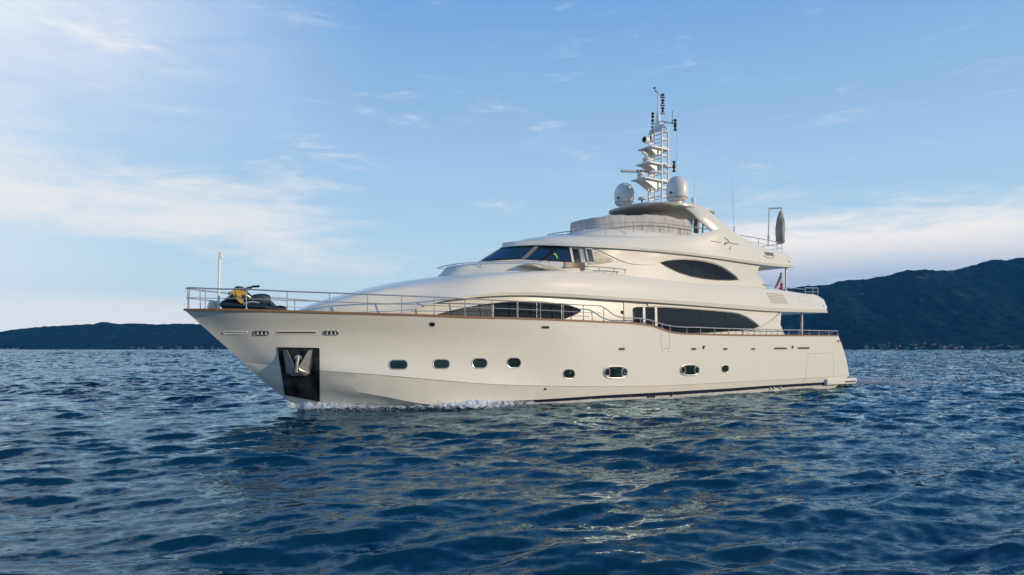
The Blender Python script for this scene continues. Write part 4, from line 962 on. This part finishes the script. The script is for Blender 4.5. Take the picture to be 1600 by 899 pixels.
# bright yellow green strip on the wheelhouse side screen
hv_ = tag(empty('yellow_green_strip', S_C.hit(868, 404)[0]), 'bright yellow green strip showing at the wheelhouse side window', 'coloured_strip')
patch('cloth', S_C, [(864, 397.6), (867.6, 396.6), (870.4, 400), (871.6, 404.8), (869.6, 404.8), (868.2, 400.6), (866, 399.2)], M['yellow_green'], hv_, .035, .012, 1.2)

# ------------------------------------------------------------------ water
def fbm(x, y, seed, octs=5, lac=2.03, gain=0.5):
    """cheap value noise on arrays"""
    r = np.random.default_rng(seed); T = r.random((256, 256)); out = np.zeros_like(x); amp = 1; tot = 0
    for o in range(octs):
        xi = np.floor(x).astype(int); yi = np.floor(y).astype(int); fx = x - xi; fy = y - yi; fx = fx * fx * (3 - 2 * fx); fy = fy * fy * (3 - 2 * fy)
        g = lambda i, j: T[(xi + i) & 255, (yi + j) & 255]
        out += amp * ((g(0, 0) * (1 - fx) + g(1, 0) * fx) * (1 - fy) + (g(0, 1) * (1 - fx) + g(1, 1) * fx) * fy); tot += amp
        x = x * lac + 17.3; y = y * lac + 5.1; amp *= gain
    return out / tot
radii = [1.5]
while radii[-1] < 260: radii.append(radii[-1] + 0.03 + 0.0044 * radii[-1])
while radii[-1] < 7200: radii.append(radii[-1] * 1.0068)
while radii[-1] < 15000: radii.append(radii[-1] * 1.08)
radii = np.array(radii)
A0 = R(48)
angs = np.concatenate([np.linspace(-A0, A0, 860), np.linspace(A0, 2 * math.pi - A0, 120)[1:-1]]) + HEAD
RR, AA = np.meshgrid(radii, angs, indexing='ij'); nr, na = RR.shape
WX = CAM.x + RR * np.cos(AA); WY = CAM.y + RR * np.sin(AA)
space = np.maximum(np.gradient(radii)[:, None] * np.ones_like(AA), RR * (2 * A0 / 860))
calm = fbm(WX / 14 + 40, WY / 14 + 40, 5, 3)
gust = 0.10 + 1.80 * calm
dist_hull = np.hypot(np.maximum(0, np.maximum(-WX, WX - 34)), np.maximum(0, np.abs(WY) - 3.2))
lost = np.zeros_like(WX); DX = np.zeros_like(WX); DY = np.zeros_like(WX); DZ = np.zeros_like(WX)
wr = np.random.default_rng(11)
NWV = 84; lam = np.exp(np.linspace(math.log(0.24), math.log(9.0), NWV)) * np.exp(wr.normal(0, .05, NWV))
wind = HEAD + math.pi + R(16)                               # the chop runs towards the camera, slightly to the right
for L in lam:
    th_ = wind + wr.normal(0, R(27)); k_ = 2 * math.pi / L; ph = wr.uniform(0, 2 * math.pi)
    steep = 0.050 * (1.0 if L < 1.0 else (1.0 / L) ** 0.62) * (1.0 if L > .4 else (L / .4) ** .3)
    a_ = steep / k_ * wr.uniform(.6, 1.4)
    fade = np.clip((L / space - 2.2) / 2.5, 0, 1)
    arg = k_ * (WX * math.cos(th_) + WY * math.sin(th_)) + ph
    s_, c_ = np.sin(arg), np.cos(arg); q = 0.95 * a_ * fade * gust
    lost += (steep * (1 - fade) * gust) ** 2 * .5
    DZ += a_ * fade * gust * c_; DX -= q * math.cos(th_) * s_; DY -= q * math.sin(th_) * s_
# beyond the reach of the short chop the sheet carries longer wind waves, as long as its mesh can follow
for L in np.exp(np.linspace(math.log(3.5), math.log(130), 64)):
    th_ = wind + wr.normal(0, R(30)); k_ = 2 * math.pi / L; ph = wr.uniform(0, 2 * math.pi); a_ = .060 / k_ * wr.uniform(.6, 1.4) * (1 if L < 16 else (16 / L) ** .75)
    ok_ = np.clip((L / space - 2.8) / 1.6, 0, 1) * np.clip((13 - L / space) / 5, 0, 1) * np.clip((RR - 60) / 90, 0, 1)
    DZ += a_ * ok_ * gust * np.cos(k_ * (WX * math.cos(th_) + WY * math.sin(th_)) + ph)
near = np.exp(-(dist_hull / 1.5) ** 2); DZ = DZ * (1 - .5 * near)
# bow wave and the wake astern
bw = np.exp(-((np.abs(WY) - (0.5 + .30 * np.clip(WX, 0, 14))) / .55) ** 2) * np.clip((WX + 1.0) / 2, 0, 1) * np.clip((11 - WX) / 8, 0, 1); DZ += .16 * bw - .27
WXd, WYd = WX + DX, WY + DY
verts = np.stack([WXd, WYd, DZ], -1).reshape(-1, 3)
I = np.arange(nr * na).reshape(nr, na); J2 = np.roll(I, -1, axis=1)
faces = np.stack([I[:-1], I[1:], J2[1:], J2[:-1]], -1).reshape(-1, 4)
me = bpy.data.meshes.new('water'); me.vertices.add(len(verts)); me.vertices.foreach_set('co', verts.astype(np.float32).ravel())
me.loops.add(faces.size); me.loops.foreach_set('vertex_index', faces.astype(np.int32).ravel())
me.polygons.add(len(faces)); me.polygons.foreach_set('loop_start', np.arange(0, faces.size, 4, dtype=np.int32))
me.polygons.foreach_set('use_smooth', np.ones(len(faces), dtype=bool)); me.update(calc_edges=True)
at_ = me.attributes.new('chop', 'FLOAT', 'POINT'); at_.data.foreach_set('value', np.sqrt(lost).astype(np.float32).ravel())
water = bpy.data.objects.new('water', me); col.objects.link(water); water['kind'] = 'structure'
wm = bpy.data.materials.new('sea_water'); wm.use_nodes = True; t = wm.node_tree; p = t.nodes['Principled BSDF']
p.inputs['Base Color'].default_value = (0.0008, 0.032, 0.062, 1); p.inputs['Roughness'].default_value = 0.06; p.inputs['IOR'].default_value = 1.333
p.inputs['Specular IOR Level'].default_value = 0.36; p.inputs['Specular Tint'].default_value = (.34, .80, 1, 1)
geo = t.nodes.new('ShaderNodeNewGeometry')
rotm = t.nodes.new('ShaderNodeMapping'); rotm.inputs['Rotation'].default_value = (0, 0, -wind); rotm.inputs['Scale'].default_value = (1, 1, 1)
t.links.new(geo.outputs['Position'], rotm.inputs[0])
def wnoise(scale, detail, stretch, rough=.55):
    m_ = t.nodes.new('ShaderNodeMapping'); m_.inputs['Scale'].default_value = (1, stretch, 1); t.links.new(rotm.outputs[0], m_.inputs[0])
    n_ = t.nodes.new('ShaderNodeTexNoise'); n_.inputs['Scale'].default_value = scale; n_.inputs['Detail'].default_value = detail; n_.inputs['Roughness'].default_value = rough
    t.links.new(m_.outputs[0], n_.inputs['Vector']); return n_.outputs['Fac']
def slopes(scale, detail, stretch, rough=.6):
    m_ = t.nodes.new('ShaderNodeMapping'); m_.inputs['Scale'].default_value = (1, stretch, 1); t.links.new(rotm.outputs[0], m_.inputs[0])
    n_ = t.nodes.new('ShaderNodeTexNoise'); n_.inputs['Scale'].default_value = scale; n_.inputs['Detail'].default_value = detail; n_.inputs['Roughness'].default_value = rough
    t.links.new(m_.outputs[0], n_.inputs['Vector'])
    v_ = t.nodes.new('ShaderNodeVectorMath'); v_.operation = 'SUBTRACT'; t.links.new(n_.outputs['Color'], v_.inputs[0]); v_.inputs[1].default_value = (.5, .5, .5)
    f_ = t.nodes.new('ShaderNodeVectorMath'); f_.operation = 'MULTIPLY'; t.links.new(v_.outputs[0], f_.inputs[0]); f_.inputs[1].default_value = (1, 1, 0); return f_.outputs[0]
def vscale(v, k):
    n_ = t.nodes.new('ShaderNodeVectorMath'); n_.operation = 'SCALE'; t.links.new(v, n_.inputs[0])
    if isinstance(k, (int, float)): n_.inputs['Scale'].default_value = k
    else: t.links.new(k, n_.inputs['Scale'])
    return n_.outputs[0]
def vadd(a, b):
    n_ = t.nodes.new('ShaderNodeVectorMath'); t.links.new(a, n_.inputs[0]); t.links.new(b, n_.inputs[1]); return n_.outputs[0]
at = t.nodes.new('ShaderNodeAttribute'); at.attribute_name = 'chop'
chop = math_node(t, 'MULTIPLY', at.outputs['Fac'], 8.0)
nn = vadd(geo.outputs['Normal'], vscale(slopes(7.0, 4, .6), RIPPLE))
nn = vadd(nn, vscale(slopes(1.9, 4, .5), chop))
nz_ = t.nodes.new('ShaderNodeVectorMath'); nz_.operation = 'NORMALIZE'; t.links.new(nn, nz_.inputs[0]); df = t.nodes.new('ShaderNodeBsdfDiffuse'); df.inputs['Color'].default_value = (0.0006, 0.028, 0.050, 1)
gl = t.nodes.new('ShaderNodeBsdfGlossy'); gl.inputs['Color'].default_value = (.68, .87, .98, 1); gl.inputs['Roughness'].default_value = .06
fz = t.nodes.new('ShaderNodeFresnel'); fz.inputs['IOR'].default_value = 1.333
for n_ in (df, gl, fz): t.links.new(nz_.outputs[0], n_.inputs['Normal'])
mx_ = t.nodes.new('ShaderNodeMixShader'); t.links.new(math_node(t, 'MULTIPLY', fz.outputs[0], .95), mx_.inputs[0]); t.links.new(df.outputs[0], mx_.inputs[1]); t.links.new(gl.outputs[0], mx_.inputs[2])
t.links.new(mx_.outputs[0], t.nodes['Material Output'].inputs['Surface']); t.nodes.remove(p)
me.materials.append(wm)

# foam of the bow wave along the forward waterline, and froth of the wake astern
def foam(name, spots, label_kind='stuff'):
    fr_ = np.random.default_rng(len(spots)); v = []; f = []
    base = [(0, 0, 1), (1, 0, 0), (0, 1, 0), (-1, 0, 0), (0, -1, 0), (0, 0, -.5)]; bf_ = [(0, 1, 2), (0, 2, 3), (0, 3, 4), (0, 4, 1), (5, 2, 1), (5, 3, 2), (5, 4, 3), (5, 1, 4)]
    for x, y, z, r_ in spots:
        n = len(v); rot = fr_.uniform(0, 6.28); c, s_ = math.cos(rot), math.sin(rot); j = fr_.uniform(.55, 1.3, (6,))
        for q, (a, b, h) in enumerate(base): v.append((x + r_ * j[q] * (a * c - b * s_), y + r_ * j[q] * (a * s_ + b * c), z + r_ * .7 * j[q] * h))
        f += [(n + a, n + b, n + c_) for a, b, c_ in bf_]
    o = mk(name, v, f, M['foam'], None, True, None); o['kind'] = 'stuff'; return o
M['foam'] = mat('sea_foam', (0.56, 0.62, 0.68), 0.7, var=.2, vscale=3)
fr = np.random.default_rng(5); spots = []
wl = [S_HULL.hit(x, 631.5 - max(0, x - 470) * .008) for x in range(452, 835, 3)]
wl = [(h[0].x, h[0].y) for h in wl if h[0] is not None]
wlx = np.array([a for a, b in wl]); wly = np.array([b for a, b in wl]); o_ = np.argsort(wlx); wlx = wlx[o_]; wly = wly[o_]
for i in range(17000):
    x = fr.uniform(-.25, 9.2) if i % 3 else fr.uniform(-.2, 3.2); dens = fbm(np.array([x * 1.6 + 3]), np.array([.5]), 77, 3)[0]
    if dens < .30 + .22 * fr.random() + .02 * max(0, x - 3): continue
    y0 = float(np.interp(x, wlx, wly)); out = fr.exponential(.13 + .03 * x) + .01; hgt = (.30 * math.exp(-(out / .22) ** 2) * fr.random() * (1.25 - x / 10)) + .10 * (dens - .3)
    spots.append((x + fr.normal(0, .05), y0 - out, -.26 + .13 * math.exp(-(out / .5) ** 2) + max(0, hgt), fr.uniform(.006, .022) * (1.2 - .04 * x)))
nxf, nof = 420, 26; fx = np.linspace(-.32, 9.6, nxf); FX, FO = np.meshgrid(fx, np.linspace(0, 1, nof), indexing='ij')
burst = .30 + .95 * np.exp(-((fx - .6) / 1.5) ** 2) + .55 * np.exp(-((fx - 6.6) / 1.5) ** 2); burst *= .6 + .8 * fbm(fx * 2.1 + 5, fx * 0 + 2.5, 91, 3)
wid = .42 + .11 * np.clip(fx, 0, 9)
FB = np.broadcast_to(burst[:, None], FX.shape); ow = FO * wid[:, None]
FZ = -.27 + .24 * FB * np.exp(-(ow / .22) ** 2) + (fbm(FX * 7, ow * 7 + 3, 17, 4) - .42) * .16 * (1 - FO) * (.5 + FB) + .10 * np.exp(-(ow / .5) ** 2)
FY = np.interp(FX, wlx, wly) + .02 - ow - .05 * (fbm(FX * 5, ow * 5, 8, 3) - .5)
FXX = FX + .10 * (fbm(FX * 6 + 9, ow * 6, 3, 3) - .5)
vf_ = np.stack([FXX, FY, FZ], -1).reshape(-1, 3); If = np.arange(nxf * nof).reshape(nxf, nof)
ff_ = np.stack([If[:-1, :-1], If[1:, :-1], If[1:, 1:], If[:-1, 1:]], -1).reshape(-1, 4).tolist()
sh = mk('bow_foam', vf_, ff_, None, None, True, None, [bpy.data.materials.new('lacy_foam')]); sh['kind'] = 'stuff'
ea = sh.data.attributes.new('edge', 'FLOAT', 'POINT'); ea.data.foreach_set('value', np.clip(FO + .55 - .60 * FB, 0, 1.4).astype(np.float32).ravel())
lm = sh.data.materials[0]; lm.use_nodes = True; t = lm.node_tree; p = t.nodes['Principled BSDF']; p.inputs['Base Color'].default_value = (.50, .56, .62, 1); p.inputs['Roughness'].default_value = .7
g_ = t.nodes.new('ShaderNodeNewGeometry'); n_ = t.nodes.new('ShaderNodeTexNoise'); n_.inputs['Scale'].default_value = 5.0; n_.inputs['Detail'].default_value = 7; n_.inputs['Roughness'].default_value = .68; n_.inputs['Distortion'].default_value = .6; t.links.new(g_.outputs['Position'], n_.inputs['Vector'])
ed = t.nodes.new('ShaderNodeAttribute'); ed.attribute_name = 'edge'
t.links.new(maprange(t, math_node(t, 'SUBTRACT', n_.outputs['Fac'], math_node(t, 'MULTIPLY', ed.outputs['Fac'], .40)), .22, .42), p.inputs['Alpha'])
spots = [q for i, q in enumerate(spots) if i % 5 == 0]
foam('bow_spray', spots)
spots = []
for i in range(6000):
    d = fr.exponential(5.5); x = 34.8 + d; y = fr.normal(-.6, 1.9 + .09 * d)
    if fbm(np.array([x * .55]), np.array([y * .9 + 9]), 31, 3)[0] < .47: continue
    spots.append((x, y, -.2 + fr.uniform(0, .2), fr.uniform(.02, .075)))
for i in range(420):
    x = fr.uniform(10, 31); spots.append((x, float(np.interp(x, [10, 20, 33], [-3.2, -3.42, -3.4])) - abs(fr.normal(0, .12)) - .05, -.22, fr.uniform(.012, .03)))
nxw, now_ = 260, 60; WXg, WYg = np.meshgrid(np.linspace(35.5, 66, nxw), np.linspace(-1, 1, now_), indexing='ij')
hw_ = 2.2 + .075 * (WXg - 35.5); nz3 = fbm(WXg * 1.1 + 3, WYg * hw_ * 1.1 + 40, 55, 4)
vw = np.stack([WXg, -.4 + WYg * hw_, -.17 + .34 * (nz3 - .45) + .10 * np.exp(-(WXg - 35.5) / 6)], -1).reshape(-1, 3); Iw = np.arange(nxw * now_).reshape(nxw, now_)
wk = mk('wake_foam', vw, np.stack([Iw[:-1, :-1], Iw[1:, :-1], Iw[1:, 1:], Iw[:-1, 1:]], -1).reshape(-1, 4).tolist(), lm, None, True, None); wk['kind'] = 'stuff'
ea = wk.data.attributes.new('edge', 'FLOAT', 'POINT'); ea.data.foreach_set('value', (.42 + .45 * np.abs(WYg) ** 3 + .022 * (WXg - 35.5)).astype(np.float32).ravel())
foam('wake_spray', spots)

# ------------------------------------------------------------------ far shores
def far(px, depth, z=0.0):
    q = (px - 800) / FPX; return Vector((CAM.x + depth * (CH + q * SH), CAM.y + depth * (SH - q * CH), z))
def hills(name, ridge, d0, d1, px0, px1, seed, rough, n_l=420, n_d=110):
    """terrain from a shore at distance d0 up to a ridge at d1 whose crest heights follow `ridge`, falling away behind"""
    xs = np.linspace(px0, px1, n_l); ds = np.concatenate([np.linspace(d0 - 60, d1, int(n_d * .7)), np.linspace(d1, d1 * 1.5, n_d - int(n_d * .7) + 1)[1:]])
    XX, DD = np.meshgrid(xs, ds, indexing='ij'); crest = np.interp(XX, [a for a, b in ridge], [(HORIZON - b) / FPX * d1 for a, b in ridge])
    lx = (XX - 800) / FPX * d1; t = np.clip((DD - d0) / (d1 - d0), -.02, 1); back = np.clip((DD - d1) / (d1 * .5), 0, 1)
    prof = np.where(t < 0, t * .3, .07 * np.clip(t / .12, 0, 1) * (t < 1) + .93 * np.clip((t - .08) / .92, 0, 1) ** 1.25 + .07 * (t >= 1))
    # gullies and spurs running down to the shore
    sp = fbm(lx / 620 + 30, DD / 2600 + 9, seed, 5) - .5; sp2 = fbm(lx / 170 + 3, DD / 420 + 7, seed + 1, 4) - .5
    amp = np.clip(t * (1 - t) * 4, 0, 1)
    Z = crest * (prof + rough * amp * sp * 1.3 + rough * .35 * amp * sp2) * (1 - .75 * back) + rough * 60 * (fbm(lx / 40, DD / 90, seed + 2, 3) - .5) * np.clip(t * 6, 0, 1)
    Z = np.where(t < 0, -6, Z + 1.0)
    q = (XX - 800) / FPX; v = np.stack([CAM.x + DD * CH + q * d1 * SH, CAM.y + DD * SH - q * d1 * CH, Z], -1).reshape(-1, 3)
    I = np.arange(v.shape[0]).reshape(XX.shape); f = np.stack([I[:-1, :-1], I[1:, :-1], I[1:, 1:], I[:-1, 1:]], -1).reshape(-1, 4)
    o = mk(name, v, f.tolist(), M['forest'], None, True, None); o['kind'] = 'structure'; return o, BVHTree.FromPolygons([tuple(p_) for p_ in v], f.tolist())
fm_ = bpy.data.materials.new('shade_toned_forest'); fm_.use_nodes = True; t = fm_.node_tree; p = t.nodes['Principled BSDF']; p.inputs['Roughness'].default_value = 1; p.inputs['Specular IOR Level'].default_value = 0
g_ = t.nodes.new('ShaderNodeNewGeometry')
def tn(scale, detail, rough=.6):
    n_ = t.nodes.new('ShaderNodeTexNoise'); n_.inputs['Scale'].default_value = scale; n_.inputs['Detail'].default_value = detail; n_.inputs['Roughness'].default_value = rough; t.links.new(g_.outputs['Position'], n_.inputs['Vector']); return n_.outputs['Fac']
c_ = mixc(t, maprange(t, tn(.012, 8), .35, .65), (.003, .012, .014), (.014, .033, .030))  # forest tones darkened and blued: cloud shade on the slopes put into the colour
sepz = t.nodes.new('ShaderNodeSeparateXYZ'); t.links.new(g_.outputs['Position'], sepz.inputs[0])
rk = math_node(t, 'MULTIPLY', maprange(t, tn(.0042, 9, .68), .60, .74), maprange(t, sepz.outputs[2], 150, 600))
c_ = mixc(t, math_node(t, 'MULTIPLY', rk, .8), c_, (.20, .19, .17))
t.links.new(c_, p.inputs['Base Color'])
bp_ = t.nodes.new('ShaderNodeBump'); bp_.inputs['Strength'].default_value = .9; bp_.inputs['Distance'].default_value = 30; t.links.new(tn(.02, 6), bp_.inputs['Height']); t.links.new(bp_.outputs[0], p.inputs['Normal'])
M['forest'] = fm_
RIDGE_R = [(840, 530), (900, 521), (1000, 500), (1100, 477), (1160, 462), (1225, 452), (1247, 449), (1262, 446.5), (1280, 446), (1295, 445.2), (1308, 440.5), (1324, 437.6), (1342, 437), (1359, 435.5), (1378, 432), (1394, 429), (1404, 425.5), (1412, 423.6), (1428, 421.4), (1444, 421.6), (1462, 422), (1482, 423.2), (1500, 420.4), (1514, 416), (1527, 412.8), (1542, 408), (1554, 405.8), (1564, 405.6), (1575, 407.4), (1584, 404.6), (1594, 402.2), (1602, 403), (1650, 396), (1750, 402), (1900, 398), (2100, 430)]
RIDGE_L = [(-420, 534), (-200, 528), (-100, 524), (0, 518.6), (22, 514.8), (56, 511.2), (98, 508.8), (130, 507.2), (149, 506.4), (155, 503.6), (160, 502.4), (165, 504), (171, 505.2), (185, 506.6), (200, 505), (222, 505.8), (245, 507.4), (260, 506.2), (274, 505.6), (300, 506.2), (330, 507.4), (400, 509), (500, 516), (640, 527), (800, 536), (900, 541)]
mr, bvr = hills('mountain', RIDGE_R, 5200, 7600, 840, 2100, 41, .42)
ml, bvl = hills('hills', RIDGE_L, 6800, 8600, -420, 900, 63, .3)

# houses along the two far shores: walls and a hipped roof each
def house_mesh(wm_, rm_, wd, dp, hg):
    hx, hy = wd / 2, dp / 2; v = [(x, y, z) for z in (-3, hg) for x, y in ((-hx, -hy), (hx, -hy), (hx, hy), (-hx, hy))]; o = 1.0
    v += [(x, y, hg + .01) for x, y in ((-hx - o, -hy - o), (hx + o, -hy - o), (hx + o, hy + o), (-hx - o, hy + o))] + [(-hx * .45, 0, hg + dp * .28), (hx * .45, 0, hg + dp * .28)]
    f = [(0, 1, 5, 4), (1, 2, 6, 5), (2, 3, 7, 6), (3, 0, 4, 7), (11, 10, 9, 8), (8, 9, 13, 12), (10, 11, 12, 13), (9, 10, 13), (11, 8, 12)]
    me_ = bpy.data.meshes.new('shore_house'); me_.from_pydata(v, [], f); me_.materials.append(wm_); me_.materials.append(rm_)
    me_.polygons.foreach_set('material_index', [0] * 4 + [1] * 5); me_.update(); return me_
M['pale_wall'] = mat('pale_render', (.10, .095, .09), .9); M['tile'] = mat('roof_tile', (.13, .07, .055), .9); M['grey_roof'] = mat('grey_roof', (.13, .13, .135), .9)
hm = [house_mesh(M['pale_wall'], M['tile'], 17, 11, 6.5), house_mesh(M['pale_wall'], M['grey_roof'], 26, 12, 7), house_mesh(M['pale_wall'], M['tile'], 13, 11, 9)]
hr_ = np.random.default_rng(3)
def town(xs, bv, d0, dmax, label, group):
    for x in xs:
        d = d0 + 20 + hr_.random() ** 2 * dmax; c = far(x, d)
        # keep the bearing while finding the slope
        h = bv.ray_cast(Vector((c.x, c.y, 3000)), Vector((0, 0, -1)))
        if h[0] is None: continue
        o = bpy.data.objects.new('shore_house', hm[int(hr_.integers(0, 3))]); col.objects.link(o); o.location = (c.x, c.y, h[0].z + 2.0); o.rotation_euler = (0, 0, HEAD - R(90) + hr_.normal(0, .5)); tag(o, label, 'house', group)
town(sorted(np.concatenate([hr_.uniform(1345, 1420, 16), hr_.uniform(1425, 1445, 6), hr_.normal(1480, 22, 22), hr_.uniform(1520, 1600, 12)])), bvr, 5200, 160, 'tiny pale house in the shore village at the foot of the dark mountain', 'houses at the foot of the mountain')
town(sorted(np.concatenate([hr_.uniform(205, 228, 5), hr_.uniform(238, 345, 16), hr_.uniform(8, 36, 4)])), bvl, 6800, 190, 'tiny pale house on the shore below the low wooded hills', 'houses below the low hills')

# ------------------------------------------------------------------ air between here and the hills
hz = MB(); hz.box((0, 0, 590), (30000, 30000, 1200)); ho = hz.build('haze', [], None, False); ho.data.materials.clear()
hm_ = bpy.data.materials.new('haze_air'); hm_.use_nodes = True; t = hm_.node_tree; t.nodes.clear()
pv = t.nodes.new('ShaderNodeVolumePrincipled'); pv.inputs['Color'].default_value = (.08, .44, 1.0, 1); pv.inputs['Density'].default_value = HAZE; pv.inputs['Anisotropy'].default_value = 0.0
om = t.nodes.new('ShaderNodeOutputMaterial'); t.links.new(pv.outputs[0], om.inputs['Volume']); ho.data.materials.append(hm_); ho['kind'] = 'stuff'
